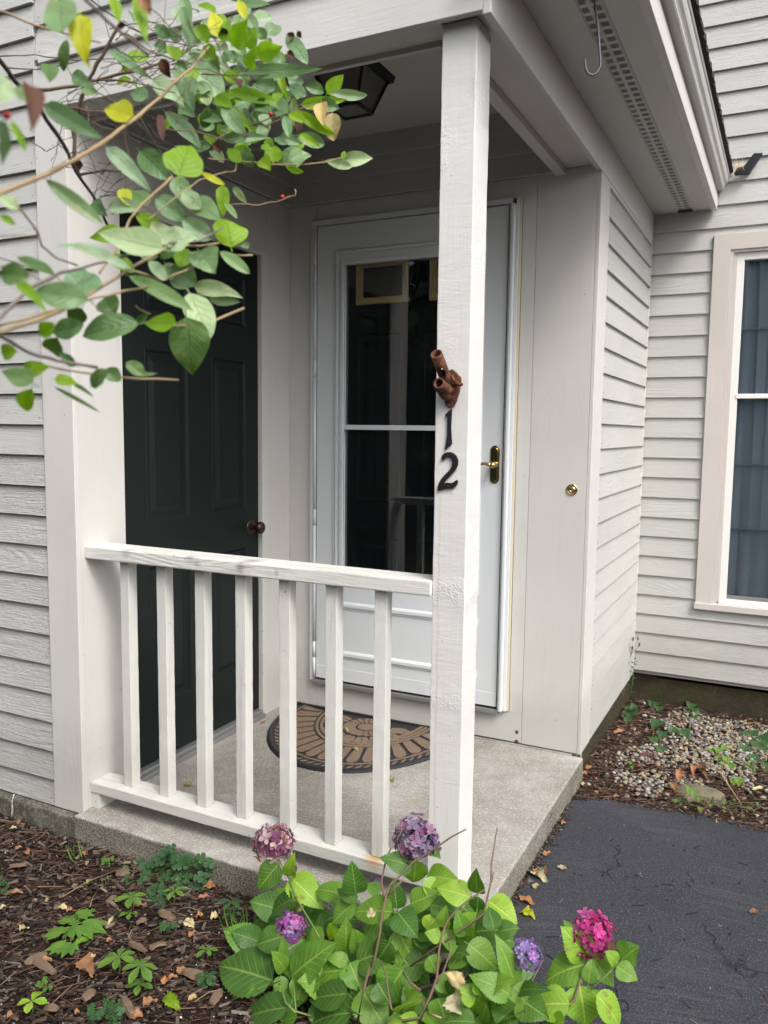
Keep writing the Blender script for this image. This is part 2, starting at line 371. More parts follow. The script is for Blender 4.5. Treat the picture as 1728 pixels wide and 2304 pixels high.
M['hs_t'] = leafmat('withered tan leaf', (.40, .34, .17), (.5, .44, .26), None, .3, 7, .7, .8, spots=.4)
M['hs_b'] = leafmat('dead brown leaf', (.07, .032, .022), (.1, .05, .03), None, .1, 6, .8, .6)
M['wd_l'] = leafmat('spurge leaf', (.10, .22, .035), (.2, .34, .09), None, .35, 5, .5, .7)
M['wd_d'] = leafmat('weed leaf dark', (.03, .095, .032), (.06, .15, .05), None, .25, 5, .5, .6)
M['wd_lime'] = leafmat('lime seedling leaf', (.22, .40, .04), (.36, .5, .1), None, .35, 5, .5, .6)
M['wd_v'] = leafmat('violet leaf', (.028, .085, .028), (.05, .14, .045), None, .25, 9, .5, .8)
M['wd_p'] = leafmat('purple leaf', (.10, .035, .06), (.15, .06, .08), None, .2, 5, .6, .6)
M['lf_o'] = leafmat('fallen leaf orange brown', (.27, .135, .07), (.28, .13, .06), None, .1, 6, .7, .6, spots=.4)
M['lf_t'] = leafmat('fallen leaf pale', (.42, .38, .23), (.45, .4, .22), None, .15, 6, .65, .6, spots=.3)
M['lf_b'] = leafmat('fallen leaf dark brown', (.16, .085, .05), (.12, .06, .035), None, .05, 6, .8, .6)
M['bark_tan'] = flat('tan twig bark', (.27, .19, .10), .8, 0, 130, .001, .4)
M['bark_br'] = flat('brown twig bark', (.12, .08, .05), .85, 0, 130, .001, .4)
M['bark_dk'] = flat('dark twig bark', (.035, .027, .022), .85, 0, 130, .001, .3)
M['bark_gr'] = flat('grey twig bark', (.16, .135, .115), .85, 0, 130, .001, .4)
M['stem_g'] = flat('green stem', (.10, .15, .035), .6, 0, 0, 0, .3)
M['berry'] = flat('red berry', (.45, .012, .02), .25)
M['rubber'] = flat('black rubber', (.012, .013, .016), .5, 0, 60, .0006, .2)
def carpet():
    T = NT('brown carpet pile'); v = T.coord(rand=False); g = T.noise(v, 420, 3, .8)
    return T.done(T.mix(T.ramp(g, [(.35, 0), (.65, 1)]), (.10, .072, .052), (.29, .21, .15)), .95, T.bump(g, .004, 1), spec=.1)
M['carpet'] = carpet()
def rock():
    T = NT('mossy stone'); v = T.coord(rand=False)
    c = T.mix(T.ramp(T.noise(v, 12, 4), [(.35, 0), (.65, 1)]), (.085, .08, .04), (.15, .13, .09)); c = T.mix(T.ramp(T.noise(v, 16, 4), [(.6, 0), (.68, .8)]), c, (.05, .08, .03))
    return T.done(c, .9, T.bump(T.noise(v, 40, 5), .012, .7))
M['rock'] = rock()
def cloth():
    T = NT('lace curtain'); v = T.coord(rand=False)
    vo = T.n('TexVoronoi'); vo.inputs['Scale'].default_value = 22; vo.inputs['Randomness'].default_value = 0; T.l(v, vo.inputs['Vector'])
    dot = T.ramp(vo.outputs['Distance'], [(.09, 1), (.14, 0)])
    c = T.mix(dot, (.36, .37, .41), (.75, .77, .8)); T.done(c, .9)
    tr = T.n('BsdfTransparent'); mx = T.n('MixShader'); T.l(T.math('ADD', T.math('MULTIPLY', dot, .06), .92), mx.inputs[0]); T.l(tr.outputs[0], mx.inputs[1]); T.l(T.b.outputs[0], mx.inputs[2]); T.l(mx.outputs[0], T.out.inputs[0])
    return T.mat
M['curtain'] = cloth()
# ================================================================= SETTING
D, XR, D2 = 1.28, 1.3865, 2.564
def asph_edge(x):                    # far edge of the asphalt
    return 1.05 + .095*min(1, max(0, (x-1.404)/.13))**.6 - .012*math.sin(x*9)
def asph_left(y):                    # left edge of the asphalt below the slab corner
    return 1.385 + .02*math.sin(y*11) if y < -.04 else 1.404
def gz(x, y):                        # height of the bed
    z = -.092
    if y > 1.0 and x > 1.3: z = -.094-.068*min(1, (y-1.0)/1.4)
    if x < .2: z += .012*min(1, (.2-x)/.6)
    if (x > asph_left(y) and y < asph_edge(x)): z = min(z, -.128)
    return z
def sheet():
    xs = sorted(set([-60,-25,-12,-6,-3.5,-2]+[round(-1.2+i*.035, 4) for i in range(110)]+[3.2,4,6,12,25,60]))
    ys = sorted(set([-60,-25,-12,-6,-3]+[round(-1.6+i*.035, 4) for i in range(122)]+[3,4,6,12,25,60]))
    vs = []; fs = []
    for y in ys:
        for x in xs:
            n = .010*noise.noise(Vector((x*5, y*5, 0)))+.006*noise.noise(Vector((x*17, y*17, 3)))
            vs.append((x, y, gz(x, y)+n))
    W = len(xs)
    for j in range(len(ys)-1):
        for i in range(W-1): a = j*W+i; fs.append((a, a+1, a+1+W, a+W))
    b = MB(); b.add(vs, fs, 0, True); return tag(b.build('ground', M['soil']), kind='structure')
sheet()
# asphalt walk
b = MB(); top = []
far = [(1.405+i*.045, asph_edge(1.405+i*.045)) for i in range(60)]
left = [(asph_left(y), y) for y in [-3+.06*i for i in range(50)]]+[(1.402, -.036), (1.4035, -.03), (1.4035, .5)]
poly = left+far+[(4.1, -3)]
b.prism([(x, y) for x, y in poly], 'z', -.19, -.088)
tag(b.build('walkway', M['asphalt'], bevel=.008), kind='structure')
# porch slab with worn rounded edge
b = MB(); b.box(-.01, 1.402, -.035, 1.266, -.25, .0)
tag(b.build('porch_slab', [M['slab']], bevel=.007), kind='structure')
b = MB().box(-.3, 1.352, 1.2665, 1.329, -.25, -.001); tag(b.build('porch_slab', [M['slab']]), kind='structure')

# ================================================================= HOUSE
H = root('house', (0, 0, 0), 'grey clapboard house wrapped round the little entry porch', 'house')
def P(name, mat, x0, x1, y0, y1, z0, z1, bevel=.0015): return bx(name, M[mat], H, x0, x1, y0, y1, z0, z1, bevel)
# clapboards: length along x facing -y (mesh 'x'), or along y facing +x (mesh 'y')
def clap_mesh(L, ax, mat, exp=.1016, nails=True, hgt=.122):
    b = MB(); pr = [(-.0165, 0), (-.0160, -.0008), (.004, -.0008), (.004, hgt), (-.0025, hgt)]
    if ax == 'x': b.prism(pr, 'x', -L/2, L/2)
    else: b.prism([(-u, z) for u, z in pr], 'y', -L/2, L/2)
    if nails:
        for s in (-1, 1):
            for dx, dz in ((L/2-.022, .022),):
                t = s*dx; c = (t, -.0150, dz) if ax == 'x' else (.0150, t, dz)
                b.lathe([(0, .0010), (.0016, .0008), (.0018, -.002)], c, (0, -1, 0) if ax == 'x' else (1, 0, 0), 6, 1)
    return b
clapc = {}
def clap(L, ax, pos, mat, rot=0, nails=True, hgt=.122):
    key = (round(L, 3), ax, mat, nails, hgt)
    if key not in clapc:
        o = clap_mesh(L, ax, mat, nails=nails, hgt=hgt).build('clapboard', [M[mat], M['dark']], None, .0012)
        o.parent = H; clapc[key] = o
    else:
        o = clapc[key].copy(); sc.collection.objects.link(o)
    o.location = pos; o.rotation_euler = (rnd.uniform(-.004, .004), 0, rot+rnd.uniform(-.0008, .0008)) if ax == 'x' else (0, rnd.uniform(-.004, .004), rnd.uniform(-.0008, .0008))
    return o
# left front wall, y = 0
for k in range(-1, 26):
    z = .0838+.1016*k+rnd.uniform(-.0015, .0015)
    clap(2.26, 'x', (-.136-1.13, .019, z if k >= 0 else -.009), 'sid_rough' if k < 11 else 'sid_x', hgt=.122 if k >= 0 else .1)
P('wall_sheathing', 'sid_x', -2.4, -.10, .0235, .035, -.02, 3.2, 0)
P('corner_board', 'trim_z', -.136, 0, 0, .022, -.010, 2.289, .002)
P('frieze_board', 'trim_x', -.136, XR-.0215, 0, .022, 2.289, 2.425, .002)
P('frieze_board', 'trim_x', -.10, XR-.0215, -.012, .022, 2.4255, 2.445, .002)
for k in range(7): clap(1.75, 'x', (-.13+.875, .019, 2.447+.1016*k), 'sid_x')
P('wall_sheathing', 'sid_x', -.10, 1.40, .0235, .035, 2.43, 3.3, 0)
P('foundation', 'found_l', -2.6, -.0105, -.028, .2, -.4, -.014, .006)
# porch alcove, left wall x = 0 (the green door wall)
P('wall_panel', 'trim_z', -.02, -.003, .0225, .2264, -.007, 2.2885)
P('door_casing', 'trim_z', -.022, .0015, 1.0525, 1.0955, .0, 2.06, .002)
P('door_casing', 'trim_y', -.022, .0008, .2264, 1.0520, 2.0375, 2.06, .002)
P('wall_panel', 'trim_z', -.02, -.003, 1.0958, 1.279, .0, 2.2885)
P('wall_panel', 'trim_y', -.02, -.004, .2266, 1.0955, 2.0605, 2.2885)
P('wall_sheathing', 'sid_x', -.08, -.05, .035, 1.40, -.1, 2.6, 0)
# back wall y = D
P('wall_panel', 'trim_z', -.0205, .1405, D, D+.02, -.0, 2.2885)
P('wall_panel', 'trim_x', .141, 1.139, D, D+.02, .005, .128)
P('wall_panel', 'trim_x', .141, 1.0835, D, D+.02, 2.2125, 2.2885)
P('wall_panel', 'trim_z', 1.0835, 1.139, D, D+.02, .1285, 2.301)
P('wall_panel', 'trim_z', 1.1402, 1.3705, D-.0006, D+.02, .004, 2.301)
P('corner_board', 'trim_z', 1.371, XR, D-.001, D+.164, .002, 2.2775, .002)
P('wall_sheathing', 'attic', .0, 1.365, D+.0205, D+.03, -.1, .02, 0); P('wall_sheathing', 'sid_x', 1.09, 1.36, D+.0205, D+.03, .0205, 2.4, 0)  # lower strip dark: shade of the gap under the panels put into colour
P('wall_sheathing', 'sid_x', -.08, .13, D+.0205, D+.03, -.1, 2.6, 0)
P('wall_sheathing', 'sid_x', .13, 1.09, D+.0205, D+.03, 2.24, 2.6, 0)
# dark inner frieze clapboards above the alcove walls, ceiling
for i, z in enumerate((2.289, 2.375, 2.455)):
    clap(1.27, 'x', (.615, D-.008, z), 'sid_x', nails=False, hgt=.10)
    clap(1.15, 'y', (.006, .125+.575, z), 'sid_y', nails=False, hgt=.10)
P('ceiling_panel', 'soffit', -.05, 1.27, .02, D+.03, 2.545, 2.56, 0)
# porch beams
P('beam_soffit', 'trim_x', -.02, 1.245, .0225, .115, 2.296, 2.306)
P('beam_board', 'trim_x', -.02, 1.209, .1155, .132, 2.283, 2.5445, .002)
P('beam_board', 'trim_y', 1.365, XR, .0, D-.0015, 2.2786, 2.4125, .0025)
P('beam_soffit', 'trim_y', 1.2505, 1.3645, .0225, D-.001, 2.302, 2.312)
P('beam_board', 'trim_y', 1.2095, 1.25, .1155, D-.0005, 2.2786, 2.5445, .0025)
# frieze over the side wall, eave
P('frieze_board', 'frieze_y', 1.3655, XR+.001, D-.001, D2-.018, 2.2616 if 0 else 2.279, 2.4125, .0015)
P('frieze_board', 'frieze_y', 1.3655, XR-.0005, D+.165, D2-.018, 2.2616, 2.2785, .0015)
P('soffit_panel', 'soffit', 1.350, 1.5045, -.06, D2-.016, 2.4137, 2.424, .0008)
P('soffit_panel', 'soffit', 1.5755, 1.662, -.06, D2-.016, 2.4137, 2.424, .0008)
# perforated vent strip with real louvre openings
VX0, VX1, pitch = 1.505, 1.575, .0472
b = MB(); y = -.05; z0, z1 = 2.4125, 2.4150
b.box(VX0, VX0+.006, -.05, D2-.04, z0, z1); b.box(VX1-.006, VX1, -.05, D2-.04, z0, z1); b.box(1.536, 1.541, -.05, D2-.04, z0, z1)
b.box(VX0+.004, VX0+.0055, -.05, D2-.04, z0-.002, z0); b.box(VX1-.0055, VX1-.004, -.05, D2-.04, z0-.002, z0)
while y < D2-.09:
    b.box(VX0+.0062, VX1-.0062, y, y+.016, z0+.0003, z0+.0012)
    for cx in (VX0+.0062, 1.5412):
        n = 5; wd = (1.5358-VX0-.0062) if cx < 1.53 else (VX1-.0062-1.5412)
        for i in range(n+1):
            x = cx+wd*i/n; hw = .0008 if 0 < i < n else .0025
            if i < n or True: b.box(max(x-hw, cx), min(x+hw, cx+wd), y+.016, y+pitch, z0+.0003, z0+.0012)
    y += pitch
vs = b.build('soffit_vent', M['soffit'], H); tag(vs, 'long perforated vent strip down the middle of the eave')
bx('vent_cavity', M['attic'], vs, 1.500, 1.58, -.05, D2-.03, 2.4265, 2.44, 0)
bx('vent_end', M['attic'], vs, 1.506, 1.574, D2-.06, D2-.017, 2.409, 2.4122, 0)
# fascia, crown and gutter lip, roof edge
P('fascia_board', 'trim_y', 1.6625, 1.688, -.06, D2-.016, 2.402, 2.475, .002)
P('fascia_board', 'trim_y', 1.665, 1.684, -.06, D2-.016, 2.4755, 2.497, .001)
b = MB(); b.prism([(1.66, 2.4975), (1.712, 2.4975), (1.716, 2.503), (1.716, 2.512), (1.720, 2.520), (1.728, 2.528), (1.733, 2.542), (1.733, 2.552), (1.738, 2.556), (1.738, 2.572), (1.66, 2.572)], 'y', -.06, D2-.016)
b.build('crown_moulding', M['trim_y'], H, .0008)
# ragged shingle edge + roof plane
b = MB(); n = 150; prev = None
rows = []
for i in range(n+1):
    y = -.06+(D2+.045)*i/n; r1 = 1.752+.006*noise.noise(Vector((y*30, 0, 0)))+.003*rnd.random(); r2 = r1-.008+.003*rnd.random()
    rows.append([(r2-.012, y, 2.572), (r1, y, 2.576), (r1-.002, y, 2.596+.003*rnd.random()), (1.60, y, 2.66), (.2, y, 3.36), (.2, y, 3.30), (1.58, y, 2.60)])
vs_ = [p for r in rows for p in r]; W = 7
fs_ = [(i*W+j, i*W+(j+1) % W, (i+1)*W+(j+1) % W, (i+1)*W+j) for i in range(n) for j in range(W)]
fs_ += [tuple(range(W)), tuple(n*W+j for j in range(W))[::-1]]
b.add(vs_, fs_); b.build('shingle_edge', M['shingle'], H)
# bent flashing at the end of the roof edge with pine straw caught in it
q = [at(1250+x/3.4707, y/3.4707, 'y', D2-.05) for x, y in ((1395,1355),(1510,1350),(1615,1195),(1550,1198),(1470,1300),(1420,1310))]
b = MB(); b.add([p for p in q]+[p+Vector((0, .025, -.004)) for p in q], [(0,1,5),(1,4,5),(1,2,3,4),(6,7,11),(7,10,11),(7,8,9,10),(0,1,7,6),(1,2,8,7),(2,3,9,8),(3,4,10,9),(4,5,11,10),(5,0,6,11)])
fl = b.build('bent_flashing', M['iron'], H, .001); fl['label'] = 'curled black flashing with pine straw at the end of the roof edge'
b = MB(); c0 = at(1250+1415/3.4707, 1290/3.4707, 'y', D2-.06)
for i in range(28):
    p = c0+Vector((rnd.uniform(-.012, .03), rnd.uniform(-.02, .02), rnd.uniform(-.02, .02))); d = Vector((rnd.uniform(-.3, .5), rnd.uniform(-.3, .3), rnd.uniform(-1, 1))).normalized()*rnd.uniform(.01, .03)
    b.tube([p-d, p, p+d+Vector((0, 0, -.004))], .0005, 3)
s_ = b.build('straw', M['tan'], H); s_['kind'] = 'stuff'
# ---------------- side wall x = XR
for k in range(22):
    z = .010+.1019*k+rnd.uniform(-.001, .001)
    if k == 21: clap(1.098, 'y', (XR-.0155, D+.165+.549, z), 'sid_y', hgt=.118)
    else: clap(1.098, 'y', (XR-.0155, D+.165+.549, z), 'sid_y')
P('wall_sheathing', 'sid_x', 1.352, 1.366, D+.02, D2+.02, -.02, 2.4, 0)
P('foundation', 'found', 1.15, 1.358, D+.05, D2+.05, -.4, .004, .006)
P('corner_strip', 'trim_z', XR-.018, XR-.002, D2-.026, D2-.010, .012, 2.4, .002)
# ---------------- far wall y = D2 with its window
WX0, WX1, WZ0, WZ1 = 1.6805, 2.86, .391, 2.2862
zl = [.0225, .128]+[.233+.1005*k for k in range(1)]+[.332]
k = 0; z = .0225; zs_ = []
while z < 3.75: zs_.append(z); z += .1045 if z < 2.3 else .1075
for z in zs_:
    z += rnd.uniform(-.0012, .0012)
    if z+.122 < WZ0+.034 or z > WZ1-.078: clap(1.9, 'x', (1.378+.95, D2+.006, z), 'sid_x')
    else:
        if z < WZ0: clap(WX1-WX0-.001, 'x', ((WX0+WX1)/2, D2+.006, z), 'sid_x', hgt=round(WZ0+.025-z, 3))
        if z+.122 > WZ1-.02: clap(WX1-WX0-.001, 'x', ((WX0+WX1)/2, D2+.0025, WZ1-.07), 'sid_x', hgt=round(z+.13-WZ1+.07, 3))
        clap(WX0-1.3785, 'x', ((1.3785+WX0)/2, D2+.006, z), 'sid_x'); clap(.40, 'x', (WX1+.2005, D2+.006, z), 'sid_x')
P('wall_sheathing', 'sid_x', 1.36, WX0+.02, D2+.0105, D2+.02, 0, 3.8, 0)
P('wall_sheathing', 'sid_x', WX0+.02, 3.3, D2+.0105, D2+.02, 0, WZ0+.03, 0)
P('wall_sheathing', 'sid_x', WX0+.02, 3.3, D2+.0105, D2+.02, WZ1-.03, 3.8, 0)
P('foundation', 'found', 1.30, 3.4, D2+.03, D2+.25, -.45, .018, .01)
# window
_o = [(WX0, WZ0+.035), (WX1, WZ0+.035), (WX1, WZ1), (WX0, WZ1)]; _i = [(WX0+.08, WZ0+.0355), (WX1-.08, WZ0+.0355), (WX1-.08, WZ1-.08), (WX0+.08, WZ1-.08)]
WN = MB().add([(x, y, z) for y in (D2-.022, D2+.03) for x, z in _o+_i], [(a, (a+1) % 4, 4+(a+1) % 4, 4+a) for a in (1, 2, 3)]+[(8+a, 12+a, 12+(a+1) % 4, 8+(a+1) % 4) for a in (1, 2, 3)]+[(a, 8+a, 8+(a+1) % 4, (a+1) % 4) for a in (1, 2, 3)]+[(4+a, 4+(a+1) % 4, 12+(a+1) % 4, 12+a) for a in (1, 2, 3)]+[(0, 1, 9, 8)]).build('window', M['casing'], H, .002)
WN['label'] = 'window with pinkish casing and lace curtain on the far wall'
def S(name, mat, parent, *a, bevel=.0012): return bx(name, M[mat], parent, *a, bevel=bevel)
S('sill', 'casing', WN, WX0-.006, WX1+.006, D2-.034, D2+.03, WZ0, WZ0+.0345, bevel=.003)
x0, x1, zb, zt = WX0+.0805, WX1-.0805, WZ0+.035, WZ1-.0795
for (a, c) in ((x0, x0+.014), (x1-.014, x1)): S('brick_mould', 'casing', WN, a, c, D2-.014, D2+.03, zb, zt)
S('brick_mould', 'casing', WN, x0+.0142, x1-.0142, D2-.014, D2+.03, zt-.014, zt)
for (a, c) in ((x0+.0145, x0+.030), (x1-.030, x1-.0145)): S('jamb_liner', 'casing', WN, a, c, D2-.004, D2+.05, zb, zt-.0145)
sx0, sx1 = x0+.0305, x1-.0305
for (a, c) in ((sx0, sx0+.034), (sx1-.034, sx1)): S('sash_stile', 'vinyl', WN, a, c, D2+.002, D2+.045, zb+.012, zt-.015)
S('sash_rail', 'vinyl', WN, sx0+.0342, sx1-.0342, D2+.002, D2+.045, zt-.050, zt-.0152)
S('sash_rail', 'vinyl', WN, sx0-.01, sx1+.01, D2-.004, D2+.045, zb, zb+.0118)
S('sash_rail', 'vinyl', WN, sx0+.0342, sx1-.0342, D2+.002, D2+.045, zb+.0122, zb+.026)
S('track', 'alu_grey', WN, sx0+.0342, sx1-.0342, D2+.012, D2+.04, zb+.0265, zb+.045)
S('meeting_rail', 'vinyl', WN, sx0+.0342-.006, sx1-.0342+.006, D2-.002, D2+.04, 1.477, 1.500)
gx0, gx1 = sx0+.0345, sx1-.0345
for z in (1.823, 1.145, .815): S('muntin', 'alu_grey', WN, gx0, gx1, D2+.030, D2+.038, z-.005, z+.005)
for (a, c) in ((zb+.046, 1.4765), (1.5005, zt-.0505)): S('pane', 'glass', WN, gx0, gx1, D2+.022, D2+.025, a, c, bevel=0)
for j, (cx0, cx1) in enumerate(((1.80, 2.02), (2.035, 2.80))):
    b = MB(); nx, nz = 90, 12
    vs_ = []
    for i in range(nx+1):
        for k in range(nz+1):
            x = cx0+(cx1-cx0)*i/nx; z = .42+1.8*k/nz
            vs_.append((x+.006*math.sin(z*2+i*.3), D2+.052+.008*math.sin(x*95+.7*math.sin(z*3))+.006*math.sin(x*41+1+j), z))
    b.add(vs_, [(i*(nz+1)+k, (i+1)*(nz+1)+k, (i+1)*(nz+1)+k+1, i*(nz+1)+k+1) for i in range(nx) for k in range(nz)], 0, True)
    b.build('curtain', M['curtain'], WN)
# room behind the window and hall behind the doors
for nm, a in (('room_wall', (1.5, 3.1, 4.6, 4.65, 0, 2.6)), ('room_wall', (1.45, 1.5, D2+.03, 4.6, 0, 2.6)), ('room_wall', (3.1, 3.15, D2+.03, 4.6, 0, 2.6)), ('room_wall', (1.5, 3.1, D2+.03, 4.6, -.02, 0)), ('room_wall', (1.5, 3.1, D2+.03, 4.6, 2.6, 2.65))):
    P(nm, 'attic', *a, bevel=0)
# ---------------- green six panel door in the left wall
gy0, gy1, gzt, gxf = .2275, 1.0512, 2.0365, -.0205
cols = ((.352, .592), (.733, .964)); rows_ = ((.245, .786), (.952, 1.582), (1.722, 1.925))
b = MB(); yb = [gy0, cols[0][0], cols[0][1], cols[1][0], cols[1][1], gy1]; zb_ = [.037, rows_[0][0], rows_[0][1], rows_[1][0], rows_[1][1], rows_[2][0], rows_[2][1], gzt]
for i in range(5):
    for j in range(7):
        if i in (1, 3) and j in (1, 3, 5): continue
        b.add([(gxf, yb[i], zb_[j]), (gxf, yb[i+1], zb_[j]), (gxf, yb[i+1], zb_[j+1]), (gxf, yb[i], zb_[j+1])], [(0, 1, 2, 3)])
b.box(gxf-.04, gxf-.02, gy0, gy1, .037, gzt)
GD = b.build('green_door', M['green'], H); GD['label'] = 'dark green six panel door with a bronze knob'
for (y0, y1) in cols:
    for (z0, z1) in rows_:
        b = MB(); L = [(0, 0), (.004, .0015), (.012, -.009), (.030, -.0095), (.052, -.003), (.054, -.003)]
        rings = [[(gxf+d, y0+s, z0+s), (gxf+d, y1-s, z0+s), (gxf+d, y1-s, z1-s), (gxf+d, y0+s, z1-s)] for s, d in L]
        vs_ = [p for r in rings for p in r]
        fs_ = [(k*4+i, k*4+(i+1) % 4, (k+1)*4+(i+1) % 4, (k+1)*4+i) for k in range(len(L)-1) for i in range(4)]+[tuple(range((len(L)-1)*4, len(L)*4))]
        b.add(vs_, fs_); b.build('panel', M['green'], GD)
kc = (gxf, .998, .868)
MB().lathe([(0, .004), (.012, .0045), (.030, .003), (.033, 0), (.033, -.002)], kc, (1, 0, 0), 28).lathe([(.012, .004), (.010, .02), (.012, .03), (.022, .036), (.0265, .046), (.026, .056), (.018, .063), (.007, .0645), (0, .0645)], kc, (1, 0, 0), 28).build('knob', M['bronze'], GD)
for z in (.979, .30, 1.75):
    b = MB(); 
    for i in range(3): b.tube([(gxf+.006, .2268, z+.034*i), (gxf+.006, .2268, z+.0325+.034*i)], .0055, 10)
    b.build('hinge', M['hinge'], GD)
P('door_threshold', 'alu_grey', -.05, .020, .229, 1.050, .0005, .018, .002)
P('door_threshold', 'alu_grey', -.05, .006, .229, 1.050, .0185, .034, .003)
# ---------------- storm door
Y = 1.264; sx_l, sx_r, sz_b, sz_t = .1535, 1.031, .148, 2.186; g0, g1, gb_, gt = .2925, .892, .661, 2.0125
b = MB()
b.box(sx_l, g0, Y, Y+.032, sz_b, sz_t).box(g1, sx_r, Y, Y+.032, sz_b, sz_t).box(g0, g1, Y, Y+.032, gt, sz_t).box(g0, g1, Y, Y+.032, sz_b, gb_)
SD_ = b.build('storm_door', M['alu'], H, 0); SD_['label'] = 'white storm door with a tall glass and a white cross bar'
def ring(name, a0, a1, c0, c1, wdt, y0, y1, mat='alu'):
    b = MB().box(a0, a0+wdt, y0, y1, c0, c1).box(a1-wdt, a1, y0, y1, c0, c1).box(a0+wdt, a1-wdt, y0, y1, c0, c0+wdt).box(a0+wdt, a1-wdt, y0, y1, c1-wdt, c1)
    return b.build(name, M[mat], SD_, .001)
ring('moulding', .2435, .941, .612, 2.081, .005, Y-.006, Y-.0003); ring('moulding', .2525, .932, .621, 2.072, .012, Y-.009, Y-.0003)
ring('glass_frame', .2785, .906, .647, 2.026, .014, Y-.011, Y+.004)
for z in (.484, .256):
    MB().prism([(Y-.0003, z), (Y-.004, z+.002), (Y-.004, z+.009), (Y-.010, z+.013), (Y-.010, z+.026), (Y-.005, z+.033), (Y-.0003, z+.036)], 'x', .2435, .941).build('moulding', M['alu'], SD_, .0006)
S('kick_plate', 'alu', SD_, sx_l+.0005, sx_r-.0005, Y-.0022, Y-.0002, sz_b+.0005, .207, bevel=.0005)
S('cross_bar', 'alu', SD_, g0-.002, g1+.002, Y-.003, Y+.012, 1.298, 1.319)
for (a, c) in ((gb_+.0005, 1.2985), (1.3185, gt-.0005)): S('glass_pane', 'glass_d', SD_, g0-.001, g1+.001, Y+.014, Y+.017, a, c, bevel=0)
S('sweep', 'iron', SD_, sx_l, sx_r, Y+.001, Y+.03, .1395, .1475, bevel=0)
# hinge rail with its knuckles
for z0, z1 in ((.1505, .243), (.2445, .318), (.3195, .86), (.862, .935), (.9365, 1.53), (1.532, 1.608), (1.6095, 1.941), (1.9425, 2.020), (2.0215, 2.188)):
    b = MB(); b.tube([(.1455, Y-.006, z0), (.1455, Y-.006, z1)], .0068, 12); b.build('hinge', M['alu'], SD_)
P('storm_door_jamb', 'alu', .122, .1385, Y-.006, D-.0005, .1335, 2.2115, .001)
P('storm_door_jamb', 'alu', .1390, 1.0450, Y-.008, D-.0005, 2.1905, 2.2115, .001)
P('storm_door_jamb', 'alu', 1.0385, 1.0445, Y-.011, D+.02, .134, 2.190, .001)
P('storm_door_jamb', 'alu', 1.0448, 1.0605, Y-.019, D-.0005, .134, 2.190, .004)
P('storm_door_jamb', 'alu', 1.0610, 1.0725, Y+.000, D-.0005, .134, 2.2115, .001)
P('storm_door_jamb', 'cream', 1.0727, 1.0822, D-.007, D-.0003, .134, 2.2115, .001)
P('storm_door_jamb', 'trim_x', .130, 1.0725, D-.007, D-.0003, 2.2120, 2.224, .001)
P('door_threshold', 'alu_grey', .135, 1.041, Y-.012, D+.06, .118, .1385, .003)
S('closer_bracket', 'iron', SD_, 1.0325, 1.0375, Y-.004, Y+.02, 1.13, 1.20, bevel=.0005)
# handle
b = MB(); c = [(math.cos(t)*.0195, math.sin(t)) for t in ()]
pl = []
for i in range(16):
    a = math.pi*i/15; pl.append((1.0005+.0195*math.cos(a), 1.222+.0195*math.sin(a)))
for i in range(16):
    a = math.pi+math.pi*i/15; pl.append((1.0005+.0195*math.cos(a), 1.105+.0195*math.sin(a)))
b.prism(pl, 'y', Y-.0045, Y-.0003)
pl2 = [(1.0005+(x-1.0005)*.68, 1.1635+(z-1.1635)*.9) for x, z in pl]; b.prism(pl2, 'y', Y-.009, Y-.0046)
b.build('escutcheon', M['brass'], SD_, .002)
b = MB(); b.lathe([(.0, .045), (.009, .044), (.0125, .036), (.0125, .024), (.010, .012), (.013, .004), (.014, 0)], (1.0035, Y-.008, 1.162), (0, -1, 0), 20)
b.tube([(1.000, Y-.042, 1.163), (.985, Y-.044, 1.1645), (.972, Y-.046, 1.168), (.958, Y-.047, 1.166), (.945, Y-.046, 1.159), (.935, Y-.046, 1.156), (.926, Y-.044, 1.159)], [.0085, .0075, .0065, .006, .0055, .0045, .0025], 12)
b.build('lever', M['brass'], SD_)
# entry door behind the glass, with two small pine framed lights
ED = S('entry_door', 'green', H, .15, 1.02, D+.024, D+.125, .14, 2.2, bevel=.001); ED['label'] = 'dark entry door behind the storm door glass'
for (x0, x1) in ((.335, .585), (.684, .934)):
    yy = D+.024; z0, z1 = 1.842, 2.03
    for wd, dy in ((.016, .018), (.030, .010)):
        b = MB().box(x0, x0+wd, yy-dy, yy-.0003, z0, z1).box(x1-wd, x1, yy-dy, yy-.0003, z0, z1).box(x0+wd, x1-wd, yy-dy, yy-.0003, z0, z0+wd).box(x0+wd, x1-wd, yy-dy, yy-.0003, z1-wd, z1)
        b.build('light_frame', M['tan'], ED, .002)
    S('light_pane', 'dark', ED, x0+.03, x1-.03, yy-.003, yy-.0005, z0+.03, z1-.03, bevel=0)
for (x0, x1, z0, z1) in ((.34, .55, .35, .82), (.66, .88, .35, .82), (.34, .55, .98, 1.72), (.66, .88, .98, 1.72)):
    yy = D+.0238; L = [(0, 0), (.004, -.004), (.012, .001), (.03, .001), (.05, -.003)]
    b = MB(); rings = [[(x0+s, yy+d, z0+s), (x1-s, yy+d, z0+s), (x1-s, yy+d, z1-s), (x0+s, yy+d, z1-s)] for s, d in L]
    b.add([p for r in rings for p in r], [(k*4+i, k*4+(i+1) % 4, (k+1)*4+(i+1) % 4, (k+1)*4+i) for k in range(len(L)-1) for i in range(4)]+[tuple(range((len(L)-1)*4, len(L)*4))]); b.build('panel', M['green'], ED)
P('door_jamb', 'trim_z', .142, .1495, D+.021, D+.13, .13, 2.21, 0); P('door_jamb', 'trim_z', 1.0205, 1.044, D+.021, D+.13, .13, 2.21, 0)
P('door_jamb', 'trim_x', .142, 1.044, D+.021, D+.13, 2.2, 2.21, 0); P('wall_sheathing', 'sid_x', -.08, 1.36, D+.131, D+.15, -.1, 2.6, 0)
